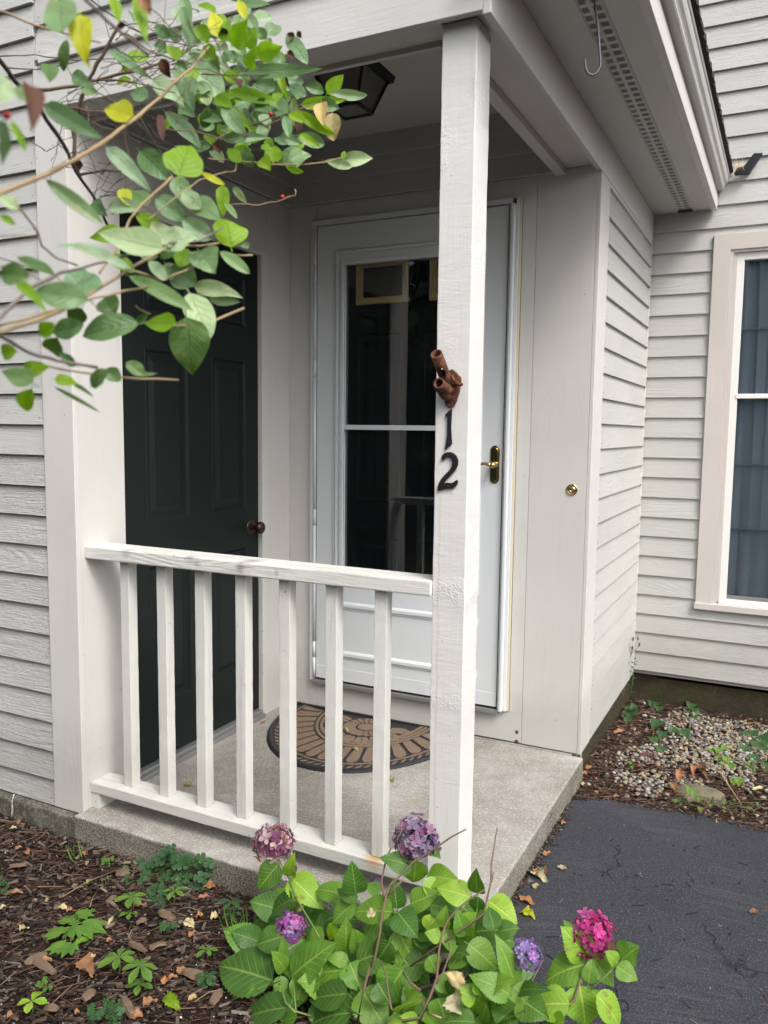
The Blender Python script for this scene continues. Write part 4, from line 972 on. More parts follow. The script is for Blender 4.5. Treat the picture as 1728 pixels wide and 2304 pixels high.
leaves = [
 (HL,505,325,335,530,165,'hy_d'),(HL,585,435,605,285,95,'hy_y'),(HL,600,425,845,650,190,'hy_y'),(HL,610,590,385,740,165,'hy_d'),
 (HL,530,890,320,955,165,'hy_d'),(HL,448,1222,0,1088,310,'hy_d'),(HL,300,1285,70,1360,110,'hy_m'),(HL,525,1195,520,1388,95,'hy_m'),
 (HL,535,1120,545,915,80,'hy_m'),(HL,560,1150,465,1010,110,'hy_m'),(HL,600,1200,930,930,230,'hy_m'),(HL,990,1150,622,1190,230,'hy_m'),
 (HL,1112,560,1075,318,160,'hy_d'),(HL,1110,605,948,498,90,'hy_d'),(HL,1105,620,905,785,150,'hy_m'),(HL,1010,560,770,500,150,'hy_m'),
 (HL,1385,690,1065,685,190,'hy_m'),(HL,1300,540,1180,480,90,'hy_m'),(HL,1430,675,1400,440,140,'hy_d'),(HL,1430,690,1575,882,185,'hy_d'),
 (HL,1032,1015,1035,778,165,'hy_m'),(HL,1140,1000,1090,840,130,'hy_m'),(HL,1050,1085,878,1040,95,'hy_m'),(HL,1105,1080,1425,985,240,'hy_d'),
 (HL,1060,1090,1155,1315,190,'hy_m'),(HL,1035,1330,718,1370,190,'hy_d'),(HL,1060,1465,615,1590,270,'hy_d'),(HL,570,1430,150,1530,230,'hy_d'),
 (HL,640,1510,350,1610,150,'hy_m'),(HL,1150,1300,1350,1610,240,'hy_m'),(HL,1470,1150,1290,1420,240,'hy_m'),(HL,1560,1350,1450,1520,150,'hy_y'),
 (HL,700,1200,640,1440,150,'hy_m'),(HL,820,1240,690,1310,130,'hy_m'),
 (HMc,330,420,30,310,180,'hy_d'),(HMc,355,365,335,590,200,'hy_m'),(HMc,450,500,720,520,190,'hy_y'),(HMc,490,250,585,328,80,'hy_d'),
 (HMc,430,560,640,690,150,'hy_y'),(HMc,862,697,550,600,200,'hy_y'),(HMc,928,672,910,455,140,'hy_d'),(HMc,930,700,930,885,140,'hy_d'),
 (HMc,1035,735,1305,935,225,'hy_y'),(HMc,300,765,560,650,180,'hy_m'),(HMc,490,760,760,850,160,'hy_d'),(HMc,455,1005,570,860,150,'hy_y'),
 (HMc,610,990,622,790,115,'hy_m'),(HMc,585,1090,447,1020,110,'hy_y'),(HMc,625,995,712,1235,115,'hy_m'),(HMc,822,1070,740,830,145,'hy_m'),
 (HMc,918,850,868,1135,235,'hy_y'),(HMc,1090,1000,1030,780,150,'hy_d'),(HMc,1120,1020,1312,980,150,'hy_d'),(HMc,850,1135,1138,1380,220,'hy_m'),
 (HMc,1290,1520,1125,1065,170,'hy_m'),(HMc,810,1190,660,1370,160,'hy_m'),(HMc,1250,1610,870,1420,200,'hy_m'),(HMc,915,1650,745,1560,170,'hy_y'),
 (HMc,962,1615,920,1425,115,'hy_y'),(HMc,1000,1635,1105,1505,125,'hy_y'),(HMc,1045,1570,1195,1440,150,'hy_y'),(HMc,952,1625,930,1820,125,'hy_y'),
 (HMc,1095,1640,1110,1795,65,'hy_y'),(HMc,1300,1570,1555,1535,120,'hy_d'),(HMc,1280,1520,1390,1705,190,'hy_m'),(HMc,690,1490,650,1650,105,'hy_d'),
 (HMc,1290,1720,1060,1890,210,'hy_d'),(HMc,900,1860,590,1850,190,'hy_d'),(HMc,430,1770,530,1890,110,'hy_m'),(HMc,180,1000,440,1480,300,'hy_m'),
 (HMc,110,1120,-30,1330,200,'hy_d'),(HMc,480,1250,560,1420,150,'hy_m'),(HMc,560,1440,700,1600,150,'hy_m'),(HMc,200,1740,330,1620,190,'hy_y'),
 (HMc,260,1660,400,1640,150,'hy_y'),(HMc,0,1500,120,1700,200,'hy_d'),(HMc,110,1840,250,1900,120,'hy_y'),(HMc,380,1870,230,1800,110,'hy_y'),
 (HMc,1010,1700,960,1890,150,'hy_m'),(HMc,1300,1690,1330,1850,90,'hy_m'),(HMc,1120,1620,1250,1560,150,'hy_m'),(HMc,660,1250,800,1180,130,'hy_d'),
 (HR,740,1272,340,1290,265,'hy_y'),(HR,852,1115,915,1520,320,'hy_y'),(HR,1020,1200,1275,1520,220,'hy_y'),(HR,905,900,480,1052,270,'hy_m'),
 (HR,925,860,700,575,240,'hy_y'),(HR,810,650,698,488,85,'hy_m'),(HR,930,1090,965,850,120,'hy_m'),(HR,950,830,1170,1118,185,'hy_m'),
 (HR,1205,905,1090,790,120,'hy_y'),(HR,1225,880,1385,745,220,'hy_m'),(HR,1195,930,1392,1060,155,'hy_m'),(HR,400,1390,395,1470,70,'hy_m'),
 (HR,700,1440,540,1500,160,'hy_y'),(HR,560,1560,700,1400,150,'hy_m'),
]
for a in leaves:
    yo = rnd.uniform(-.02, .03)
    if a[0] is HR: yo += .12
    hy_leaf(*a, yoff=yo)
# inner, shaded leaves that fill the heart of the bush
for i in range(150):
    px_ = rnd.uniform(570, 1165); lo = 2015 if px_ < 1080 else 2110
    py_ = rnd.uniform(lo, 2330); B = at(px_, py_, 'y', hyY(py_)+rnd.uniform(.03, .16))
    if B.y > -.05 or B.z < -.09: continue
    a = rnd.uniform(0, 6.28); T = B+Vector((math.cos(a)*.07, math.sin(a)*.05-.02, rnd.uniform(-.05, .03)))*rnd.uniform(.8, 1.4)
    if T.y > -.045: T.y = -.045
    n = Vector((rnd.uniform(-.4, .6), -.7+rnd.uniform(-.3, .3), .8))
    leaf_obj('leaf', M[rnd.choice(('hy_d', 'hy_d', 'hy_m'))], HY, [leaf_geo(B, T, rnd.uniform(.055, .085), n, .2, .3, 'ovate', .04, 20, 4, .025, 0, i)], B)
def stem(parent, pts, r0, r1, mat, name='stem', n=7):
    k = len(pts); MBx = MB().tube(pts, [r0+(r1-r0)*i/(k-1) for i in range(k)], n); return MBx.build(name, M[mat], parent, 0, origin=pts[0])
def HP(c, x, y, yo=0): s, ox, oy = c; p = (ox+x/s, oy+y/s); return at(p[0], p[1], 'y', hyY(p[1])+yo)
base_p = Vector((1.20, -.36, -.10))
def twig(c, pts, r0, r1, mat, yo=0, tobase=False, name='stem'):
    q = [HP(c, x, y, yo) for x, y in pts]
    if tobase: q.append(base_p+Vector((rnd.uniform(-.08, .08), rnd.uniform(-.05, .08), 0)))
    return stem(HY, q, r0, r1, mat, name)
twig(HMc, [(825,65),(720,120),(690,135),(560,225),(430,310),(330,370),(230,480),(110,590),(75,700),(40,860),(15,1060)], .0016, .0032, 'bark_br', -.03, True)
twig(HMc, [(125,240),(80,330),(60,430),(35,540),(45,640),(70,700)], .0018, .003, 'bark_br', -.03)
twig(HMc, [(235,540),(170,600),(100,680)], .0022, .0028, 'bark_br', -.03)
twig(HMc, [(1115,55),(1100,130),(1085,240),(1060,380),(1055,560),(1020,720),(990,860)], .0013, .0028, 'bark_br', -.02, True)
twig(HMc, [(1080,460),(1062,560)], .0012, .0016, 'bark_br', -.02)
twig(HMc, [(995,630),(870,710),(730,820),(650,920),(600,1040),(570,1200),(550,1460),(480,1640),(400,1830)], .0016, .0034, 'bark_br', -.06, True)
twig(HMc, [(665,1130),(675,1220),(610,1400),(545,1510)], .0012, .0022, 'bark_br', -.06)
twig(HMc, [(30,1290),(75,1410),(100,1600),(130,1750)], .0014, .002, 'bark_br', -.09)
twig(HMc, [(930,1250),(860,1370),(820,1450)], .0035, .005, 'bark_dk', .03, True)
twig(HMc, [(1545,1280),(1430,1500),(1330,1660),(1280,1800)], .0012, .002, 'bark_br', .05)
twig(HMc, [(240,1400),(300,1500),(400,1570)], .003, .0022, 'bark_br', -.02)
twig(HMc, [(420,1620),(430,1760)], .0018, .0022, 'bark_br', -.05)
twig(HMc, [(470,1780),(590,1825)], .0018, .0018, 'bark_tan', -.05)
twig(HL, [(510,290),(545,360),(590,440),(640,580),(710,700),(770,800),(830,905)], .0016, .0024, 'stem_g', .0)
twig(HL, [(1215,1130),(1170,1290),(1120,1560)], .0034, .004, 'bark_br', -.03, True)
twig(HL, [(440,1270),(520,1230),(560,1400),(640,1480)], .002, .0028, 'stem_g', -.02)
twig(HL, [(620,1200),(640,1470)], .002, .0028, 'stem_g', -.02, True)
twig(HL, [(1050,1460),(1150,1500),(1160,1569)], .0024, .0028, 'stem_g', -.05)
for x in (1430, 1415, 1450): twig(HL, [(x-20, 1000), (x+(x-1430)*3, 1110)], .0016, .002, 'stem_g', .03)
twig(HR, [(940,820),(900,930),(845,1080),(835,1115),(800,1240),(740,1300),(640,1390),(520,1440)], .0018, .004, 'bark_br', .13)
twig(HR, [(1190,925),(1080,1030),(950,1145)], .0016, .0022, 'stem_g', .13)
twig(HR, [(930,1060),(925,1135)], .0014, .0018, 'stem_g', .14)
twig(HMc, [(330,360),(345,330)], .002, .002, 'stem_g', -.02)
# mopheads
def mophead(c, x, y, rx, pal, yo, seed, squash=.85, parent=HY):
    r_ = random.Random(seed); C0 = HP(c, x, y, yo); dist = (C0-CAM).dot(CF); R0 = 1.08*rx/c[0]*dist/FPX
    b = MB(); cols = []
    N = 105
    for i in range(N):
        z = 1-2*(i+.5)/N; th = i*2.39996; rr = math.sqrt(max(0, 1-z*z)); d = Vector((rr*math.cos(th), rr*math.sin(th), z))
        if d.z < -.75: continue
        d = (d+Vector((r_.uniform(-.25, .25), r_.uniform(-.25, .25), r_.uniform(-.25, .25)))).normalized()
        p = C0+Vector((d.x*R0, d.y*R0, d.z*R0*squash))*r_.uniform(.66, 1.08)*(1+.16*noise.noise(d*1.6+Vector((seed, 0, 0))))
        a = d.cross(Vector((.3, .2, .9))).normalized(); e = d.cross(a); ph = r_.uniform(0, 1.57); s = R0*r_.uniform(.24, .35)
        col = pal[r_.randrange(len(pal))]
        for q in range(4):
            t0 = ph+q*math.pi/2; u = a*math.cos(t0)+e*math.sin(t0); v = d.cross(u); cup = r_.uniform(-.05, .45)
            pts = [p, p+u*s*.45+v*s*.34+d*s*cup*.4, p+u*s*.85+v*s*.30+d*s*cup*.8, p+u*s*1.05+d*s*cup, p+u*s*.85-v*s*.30+d*s*cup*.8, p+u*s*.45-v*s*.34+d*s*cup*.4, p+u*s*.55+d*s*(cup*.4-.10)]
            b.add(pts, [(0,1,6),(1,2,6),(2,3,6),(3,4,6),(4,5,6),(5,0,6)], 0, True)
            k_ = r_.uniform(.75, 1.2)
            for w_ in range(7): cols.append(tuple(x_*k_*(.75 if w_ in (0, 6) else 1.05) for x_ in col))
        b.lathe([(0, .0012), (.0012, .0008), (.0014, 0)], p, d, 5); cols += [(.25, .22, .3)]*15
    o = b.build('flower_head', M['petal'], parent, 0, origin=C0)
    at_ = o.data.color_attributes.new('Col', 'FLOAT_COLOR', 'POINT'); at_.data.foreach_set('color', np.array([c_+(1,) for c_ in cols], dtype=np.float32).ravel())
    return o
PK = [(.50,.27,.34),(.60,.42,.44),(.64,.50,.45),(.34,.12,.22),(.20,.06,.14),(.56,.36,.44),(.30,.12,.12)]
PU = [(.40,.22,.36),(.28,.11,.24),(.52,.38,.48),(.30,.24,.38),(.42,.18,.30),(.16,.09,.20),(.55,.42,.46)]
MG = [(.42,.10,.42),(.34,.13,.45),(.48,.30,.55),(.52,.10,.30),(.28,.16,.42),(.50,.22,.52)]
LI = [(.36,.24,.58),(.44,.34,.66),(.30,.20,.5),(.50,.24,.58),(.42,.38,.62)]
HP_ = [(.62,.05,.28),(.50,.03,.20),(.66,.12,.40),(.70,.08,.34),(.40,.02,.12),(.62,.20,.42)]
for (c, x, y, rx, pal, yo, lab) in ((HL,465,165,142,PK,0,'faded pink and plum flower head on a bent stem, nearest the balusters'),(HMc,365,160,186,PU,-.02,'dusty purple flower head in front of the post'),(HL,600,835,112,MG,.01,'small violet magenta flower head low on the left'),(HMc,1390,1240,125,LI,-.02,'lilac flower head half behind a long leaf by the asphalt'),(HR,965,635,172,HP_,.12,'bright magenta pink flower head over the asphalt')):
    mophead(c, x, y, rx, pal, yo, int(x), 1.15 if c is HR else (.88 if c is HL and rx > 120 else 1.0))['label'] = lab
mophead(HL, 1275, 470, 32, LI, .03, 3)
# browned leaf hanging by the pink head, pale dead leaves on and in the bush
hy_leaf(HR,1120,700,1205,905,60,'hs_b',.11,0.0)
hy_leaf(HL,615,325,640,395,45,'hs_b',-.005)
hy_leaf(HL,700,640,610,690,80,'hs_t',.02)
hy_leaf(HL,960,800,880,920,90,'hs_y',.02)
def loose(B, T, w, mat, label, shape='oval', n=(0, 0, 1), group=None, fold=.3, curl=.1, name='fallen_leaf', cat='leaf', wave=.05):
    B, T = Vector(B), Vector(T); o = leaf_obj(name, M[mat], None, [leaf_geo(B, T, w, n, fold, rnd.uniform(-.3, .7), shape, .13, 16, 6, wave*2.2, curl, rnd.random()*9, rnd.uniform(-.5, .5))], B)
    return tag(o, label, cat, group)
loose(HP(HL,1195,715,-.05), HP(HL,1265,705,-.05), .022, 'lf_t', 'cream fallen leaf lying on top of the hydrangea foliage', n=(0, -.6, .8))
loose(HP(HMc,700,1530,.0), HP(HMc,790,1400,.0), .045, 'lf_t', 'pale dry pointed leaf caught inside the hydrangea, above the holed one', 'ovate', n=(0, -.8, .5))
loose(HP(HMc,700,1600,-.02), HP(HMc,760,1790,-.02), .045, 'lf_t', 'grey dead leaf with a hole hanging inside the hydrangea', 'ovate', n=(0, -.8, .4))
# ---------------- honeysuckle branches reaching in from the left
HS = root('honeysuckle_bush', (.9, -1.7, -.1), 'honeysuckle branches with grey green leaves and red berries reaching in at the upper left', 'shrub')
S1 = 1.92
def hdep(px, py):   # how far from the camera the spray hangs: near at the left edge and below, farther to the right and up
    base = .80+.75*min(1, max(0, (px-60)/560))*min(1, max(.25, 1.25-(py/620)))
    return base
def L1(x, y, d=None, off=0):
    px_, py_ = x/S1, y/S1
    return dep(px_, py_, (hdep(px_, py_) if d is None else d)+off)
def hs(bx_, by_, tx, ty, w, mt, d=None, shape='oval', name='leaf', fold=None, face=.85):
    cx, cy = (bx_+tx)/2/S1, (by_+ty)/2/S1; dd = (hdep(cx, cy) if d is None else d)+rnd.uniform(-.03, .03)
    B = dep(bx_/S1, by_/S1, dd+rnd.uniform(-.01, .01)); T = dep(tx/S1, ty/S1, dd+rnd.uniform(-.022, .022))
    wm = w/S1*dd/FPX; tc = (CAM-B).normalized()
    n = tc*face+Vector((rnd.uniform(-.3, .3), rnd.uniform(-.3, .3), rnd.uniform(0, .5)))
    return leaf_obj(name, M[mt], HS, [leaf_geo(B, T, wm*1.1, n, rnd.uniform(.05, .45) if fold is None else fold, rnd.uniform(-.1, .45), shape, 0, 12, 6, .035, 0, rnd.random()*6, rnd.uniform(-.7, .7), .14)], B)
hsl = [
 (255,-20,270,148,135,'hs_g',.62),(345,55,362,272,95,'hs_Y',.62),(490,-10,515,98,45,'hs_y',.75),(590,-20,632,188,58,'hs_y',.72),(612,-15,650,65,50,'lf_o',.7),
 (790,-10,822,112,50,'hs_g',None),(815,235,965,435,115,'hs_p',None),(880,255,990,325,85,'hs_p',None),(660,345,806,442,80,'hs_p',None),
 (572,497,440,455,92,'hs_Y',.85),(188,450,445,600,78,'hs_g',.66),(472,208,650,338,44,'hs_g',None),(460,632,658,825,66,'hs_p',.85),
 (772,756,825,612,158,'hs_y',.9),(712,480,872,622,62,'hs_g',None),(200,776,442,968,62,'hs_g',.72),(288,170,266,305,48,'hs_d',None),
 (215,278,217,357,66,'hs_d',None),(360,375,415,400,55,'hs_g',None),(312,320,390,370,60,'hs_g',None),(705,1078,425,1010,125,'hs_p',.78),
 (562,1155,240,1010,52,'hs_p',.7),(722,1055,655,955,95,'hs_p',.82),(722,1056,850,1010,105,'hs_p',.83),(915,1032,788,950,78,'hs_p',.9),
 (1000,1066,980,938,150,'hs_y',.95),(750,765,845,915,82,'hs_g',None),(672,858,822,962,85,'hs_g',None),(605,900,452,885,66,'hs_p',None),
 (528,815,560,890,55,'hs_Y',None),(642,880,545,805,72,'hs_d',None),(860,1082,930,1178,128,'hs_g',.95),(350,1270,375,1142,145,'hs_g',.75),
 (838,1238,1052,1268,66,'hs_p',1.0),(818,1262,905,1455,118,'hs_p',.92),(808,1372,828,1628,158,'hs_d',.88),(762,1395,628,1400,80,'hs_y',.85),
 (598,1392,352,1440,112,'hs_d',.82),(558,1190,830,1335,66,'hs_g',.85),(382,1292,155,1262,104,'hs_g',.68),(448,1288,500,1364,95,'hs_d',.8),
 (352,1335,300,1402,78,'hs_d',.78),(230,1440,362,1402,82,'hs_d',.75),(245,1462,225,1540,92,'hs_d',.74),(232,1395,172,1450,62,'hs_y',.72),
 (100,1628,205,1578,92,'hs_y',.7),(140,1655,5,1590,92,'hs_d',.68),(135,1682,92,1775,72,'hs_y',.7),(72,1520,-5,1520,66,'hs_y',.68),
 (238,1638,352,1650,50,'hs_y',.74),(388,1668,455,1600,70,'hs_d',.78),(450,1600,525,1640,62,'hs_d',.79),(625,1622,545,1562,56,'hs_d',.82),(590,1620,685,1612,18,'hs_d',.83),
 (228,1668,422,1772,17,'hs_d',.74),(318,1660,402,1706,20,'hs_d',.76),(75,1108,232,1178,52,'hs_d',.72),
 (20,330,-30,430,110,'hs_p',.5),(60,388,135,425,62,'hs_g',.52),(0,520,32,730,80,'hs_g',.48),(45,520,112,640,32,'hs_y',.55),(0,845,82,905,52,'hs_p',.6),
 (70,1210,200,1330,46,'hs_y',.66),(0,1185,120,1190,90,'hs_d',.6),(0,930,60,965,30,'hs_y',.6),(330,1580,250,1520,40,'hs_d',.76),
 (588,1398,635,1358,32,'hs_d',.82),(735,1160,855,1230,120,'hs_g',.98),(715,1140,745,1215,70,'hs_g',.98),(795,1068,782,1140,78,'hs_y',.95),
 (600,1080,690,1110,60,'hs_g',.9),(950,1085,1078,1178,50,'hs_g',1.0),(1040,1060,1085,1058,26,'hs_g',1.0),(905,1290,1042,1305,46,'hs_p',.97),
 (470,1100,585,1175,60,'hs_y',.8),(640,1130,720,1210,60,'hs_p',.85),(590,930,705,1000,70,'hs_y',.95),(760,1040,700,1120,50,'hs_d',.9),
 (960,800,966,940,54,'hs_y',1.1),(868,745,972,800,26,'hs_Y',.95),(1008,808,1068,882,34,'hs_g',1.2),(970,870,1018,930,26,'hs_g',1.1),
 (600,650,722,765,95,'hs_d',1.1),(840,860,955,960,90,'hs_g',.95),(790,830,870,905,70,'hs_p',.95),(400,870,455,930,60,'hs_d',1.1),(530,1000,390,1030,70,'hs_y',.9),
 (1222,700,1342,655,86,'hs_g',1.3),(1478,690,1616,680,58,'hs_p',1.35),(1478,690,1490,652,20,'hs_y',1.35),(1408,694,1524,722,38,'hs_p',1.35),(1428,402,1588,418,40,'hs_p',1.4),
 (1412,405,1484,322,58,'hs_y',1.4),(1300,452,1502,430,46,'hs_y',1.35),(1276,478,1442,585,44,'hs_y',1.35),(1380,440,1468,470,55,'hs_g',1.38),
 (1388,445,1395,545,58,'hs_t',1.35),(1436,488,1440,608,76,'hs_t',1.35),(1268,420,1272,545,40,'hs_p',1.3),(1282,490,1288,568,40,'hs_b',1.3),
 (1288,585,1405,625,56,'hs_g',1.3),(1295,580,1385,635,30,'hs_y',1.31),(1208,590,1305,622,50,'hs_g',1.28),(1180,700,1182,620,72,'hs_y',1.25),
 (1128,682,1166,730,56,'hs_y',1.25),(1238,722,1310,748,26,'hs_y',1.28),(1052,640,1082,728,56,'hs_g',1.2),(985,642,1042,705,46,'hs_y',1.18),
 (960,600,1180,585,40,'hs_g',1.2),(1058,590,1142,600,44,'hs_y',1.22),(865,500,965,525,46,'hs_g',1.1),(940,155,922,30,62,'hs_Y',1.1),
 (962,180,988,62,52,'hs_y',1.1),(1000,195,1066,90,88,'hs_y',1.1),(1082,215,1098,112,56,'hs_y',1.15),(1112,235,1222,200,72,'hs_y',1.15),
 (850,112,905,190,64,'hs_y',1.05),(1160,150,1212,100,66,'hs_g',1.15),(1232,150,1325,252,60,'hs_g',1.2),(1062,310,1392,300,54,'hs_g',1.15),
 (1078,300,1092,200,50,'hs_y',1.15),(735,160,668,112,50,'hs_g',.9),(1018,5,1172,20,52,'hs_g',1.1),(1030,0,1060,82,40,'hs_Y',1.05),(960,120,960,160,40,'hs_b',1.09),
 (988,392,1202,438,52,'hs_y',1.2),(948,442,1082,545,40,'hs_y',1.15),(960,455,1048,572,66,'hs_g',1.15),(1175,440,1260,465,62,'hs_g',1.25),
 (1180,355,1242,425,62,'hs_g',1.25),(1100,358,1202,382,62,'hs_g',1.2),(1245,370,1325,410,50,'hs_g',1.25),(1205,310,1240,430,32,'hs_y',1.2),
 (1205,305,1252,378,26,'hs_b',1.22),(1010,335,1040,380,44,'hs_b',1.15),(695,255,735,340,46,'hs_b',1.0),(690,490,700,590,34,'hs_b',.95),
 (920,620,960,665,44,'hs_b',1.15),(1240,145,1275,165,26,'hs_b',1.2),(1285,135,1302,165,22,'hs_b',1.2),(1240,225,1275,248,26,'hs_b',1.2),
 (740,195,760,255,60,'hs_y',.95),(830,330,812,400,60,'hs_d',1.1),(780,350,840,480,66,'hs_d',1.15),(640,420,560,400,60,'hs_g',1.0),
 (130,360,150,545,84,'hs_b',.5),(515,95,520,128,36,'hs_b',.75),(310,695,350,725,40,'hs_b',1.0),(1010,160,1060,250,60,'hs_g',1.2),
 (880,200,935,260,60,'hs_y',1.1),(905,215,950,320,44,'hs_g',1.1),(1060,160,1120,150,60,'hs_g',1.25),(860,20,930,60,50,'hs_y',1.0),
 (780,20,830,170,40,'hs_g',.9),(800,60,820,220,56,'hs_d',.95),(1110,120,1150,170,44,'hs_g',1.2),(1160,235,1235,262,50,'hs_g',1.25),
 (1170,460,1255,500,50,'hs_g',1.3),(1020,480,1090,520,46,'hs_p',1.2),(1090,445,1170,480,60,'hs_g',1.22),(900,460,880,560,50,'hs_d',1.1),
 (1035,400,1150,440,40,'hs_g',1.22),(1230,500,1250,590,40,'hs_g',1.28),(1075,545,1120,590,36,'hs_y',1.22),(930,420,1000,470,50,'hs_y',1.15),
]
for a in hsl:
    hs(a[0], a[1], a[2], a[3], a[4], a[5], a[6], 'ovate' if rnd.random() < .55 else 'oval', fold=.6 if a[5] in ('hs_b', 'hs_t') else None)
for i in range(175):  # smaller leaves behind, in the thick of the spray
    x, y = rnd.gauss(1020, 190), rnd.gauss(330, 190)
    if y > 760 or x > 1330 or y < -20 or (x > 1100 and y < 60) or (x > 1230 and y < 330) or (x<820 and y>520): continue
    a = rnd.uniform(0, 6.28); L = rnd.uniform(50, 105)
    hs(x, y, x+L*math.cos(a), y+L*.7*math.sin(a), rnd.uniform(34, 58), rnd.choice(('hs_g', 'hs_g', 'hs_d', 'hs_y', 'hs_p')), rnd.uniform(1.2, 1.5), face=.5)
def br(pts, w0, w1, mat, d=None, off=0, wig=4):
    q = []
    pts = [p for p in pts]
    for i in range(len(pts)-1):
        for t in (0, .34, .67): 
            x = pts[i][0]+(pts[i+1][0]-pts[i][0])*t; y = pts[i][1]+(pts[i+1][1]-pts[i][1])*t
            jx = 0 if (i == 0 and t == 0) else rnd.uniform(-wig, wig); q.append((x+jx, y+rnd.uniform(-wig, wig)))
    q.append(pts[-1]); n = len(q)
    P3 = []; rr = []
    for i, (x, y) in enumerate(q):
        dd = (hdep(x/S1, y/S1) if d is None else (d if not isinstance(d, tuple) else d[0]+(d[1]-d[0])*i/(n-1)))+off
        P3.append(dep(x/S1, y/S1, dd)); wv = w0+(w1-w0)*i/(n-1); rr.append(wv/S1*dd/FPX/2*(1.18 if i % 4 == 0 else 1))
    return MB().tube(P3, rr, 8).build('branch', M[mat], HS, 0, origin=P3[0])
br([(-60,860),(200,752),(330,690),(480,590),(600,500),(700,410),(830,290),(905,200)], 22, 9, 'bark_tan', (.62,1.1))
br([(-60,1450),(150,1392),(320,1312),(500,1200),(720,1070),(860,1062),(990,1045)], 20, 7, 'bark_tan', (.62,1.0))
br([(-60,1425),(200,1352),(400,1290),(600,1245),(700,1235)], 13, 8, 'bark_tan', (.64,.9)); br([(560,1165),(700,1215),(850,1145)], 9, 10, 'bark_tan', (.85,.95))
br([(-60,1420),(0,1370),(120,1250),(260,1180),(500,1120),(700,1052),(860,1040),(960,985)], 20, 7, 'bark_gr', (.6,.95))
br([(-60,1400),(0,1450),(120,1520),(250,1555),(420,1587)], 17, 13, 'bark_gr', (.62,.75))
br([(190,1575),(330,1608),(520,1630),(770,1642)], 9, 8, 'bark_tan', (.7,.85)); br([(575,1392),(760,1396)], 8, 8, 'bark_tan', .86); br([(740,1405),(900,1400),(1052,1332)], 6, 13, 'bark_tan', (.88,1.0))
br([(960,1100),(1092,1102)], 7, 10, 'bark_tan', 1.0); br([(650,1360),(585,1320)], 4, 3, 'bark_tan', .84)
br([(520,100),(440,240),(380,350),(340,460),(320,560),(318,700),(345,765)], 14, 18, 'bark_br', (1.05,1.15))
br([(-40,210),(60,340),(170,470),(260,600),(330,740),(400,850),(465,975)], 22, 11, 'bark_dk', (.95,1.2))
br([(160,392),(320,372),(430,345),(640,292),(720,265)], 17, 10, 'bark_br', 1.15); br([(380,345),(520,345),(640,372),(760,400)], 10, 4, 'bark_br', 1.15)
br([(360,-10),(520,140),(640,235)], 16, 12, 'bark_gr', (.62,.7)); br([(540,140),(640,215),(760,262),(830,275)], 8, 5, 'bark_br', .95)
br([(180,450),(330,470),(470,485)], 9, 6, 'bark_br', 1.1); br([(340,755),(450,738),(600,742)], 12, 6, 'bark_dk', 1.15)
br([(900,685),(1000,690),(1100,702),(1270,715),(1400,702),(1490,680)], 7, 4, 'bark_tan', (1.15,1.35)); br([(985,882),(1110,885),(1200,870),(1277,845),(1275,818)], 5, 4, 'bark_tan', 1.22)
br([(700,560),(850,570),(1000,610),(1150,545),(1230,500)], 7, 5, 'bark_br', (1.0,1.3)); br([(930,600),(1060,545),(1170,510),(1280,480),(1425,428)], 6, 4, 'bark_br', (1.1,1.4))
br([(0,45),(130,100),(300,150),(435,182)], 11, 8, 'bark_tan', .85); br([(60,870),(150,980),(180,1060),(250,1120),(335,1147)], 9, 7, 'bark_br', (.66,.74))
br([(-20,1110),(120,1150),(250,1200),(330,1260)], 6, 4, 'bark_br', .7); br([(0,1150),(90,1170),(220,1230),(320,1250),(420,1330)], 7, 4, 'bark_tan', .7)
br([(0,1165),(80,1180)], 6, 6, 'bark_tan', .68); br([(0,1018),(160,1018)], 5, 4, 'bark_tan', .68)
br([(870,320),(1060,325),(1180,320)], 6, 4, 'bark_br', 1.15); br([(740,770),(640,860),(560,950),(500,1080),(430,1180)], 12, 9, 'bark_tan', (.95,.8)); br([(760,770),(600,500)], 5, 5, 'bark_dk', 1.1)
br([(640,950),(760,850),(860,780),(960,745),(1020,738),(1022,705)], 6, 3, 'bark_tan', (.9,1.2)); br([(0,245),(150,235),(330,262),(520,250),(700,240)], 5, 3, 'bark_dk', 1.25)
br([(30,290),(160,300),(330,265),(560,180)], 6, 3, 'bark_dk', 1.2); br([(380,-10),(560,120),(700,180),(860,200)], 6, 4, 'bark_dk', 1.2); br([(590,-10),(690,70),(740,120),(800,190),(850,260)], 6, 5, 'bark_gr', .95)
TB = [(380,350),(640,292),(330,470),(345,755),(430,860),(520,150),(260,600),(700,260),(800,200),(700,560),(560,345)]
for i in range(120):      # dead twig tangle
    x0, y0 = rnd.choice(TB); x0 += rnd.uniform(-90, 130); y0 += rnd.uniform(-70, 70); a = rnd.uniform(-1.0, 1.0) if rnd.random() < .75 else rnd.uniform(0, 6.28); L = rnd.uniform(90, 330)
    p = [(x0, y0)]
    for k in range(4): a += rnd.uniform(-.35, .35); p.append((p[-1][0]+L/4*math.cos(a), p[-1][1]+L/4*math.sin(a)))
    if any(q[1] > 1000 for q in p): continue
    br(p, rnd.uniform(2.4, 5), 1.8, rnd.choice(('bark_dk', 'bark_dk', 'bark_br')), rnd.uniform(1.0, 1.4), 0, 3)
for x, y, r, d in ((1170,493,10,1.28),(1060,574,7,1.2),(1221,850,9,1.22),(880,1165,9,.95),(28,497,18,.5),(1395,478,3,1.4)):
    p = dep(x/S1, y/S1, d-.01); R0 = r/S1*d/FPX; MB().lathe([(0, -R0), (R0*.6, -R0*.8), (R0, 0), (R0*.8, R0*.65), (R0*.3, R0), (0, R0*1.02)], p, (.1, 0, -1), 12).build('berry', M['berry'], HS)
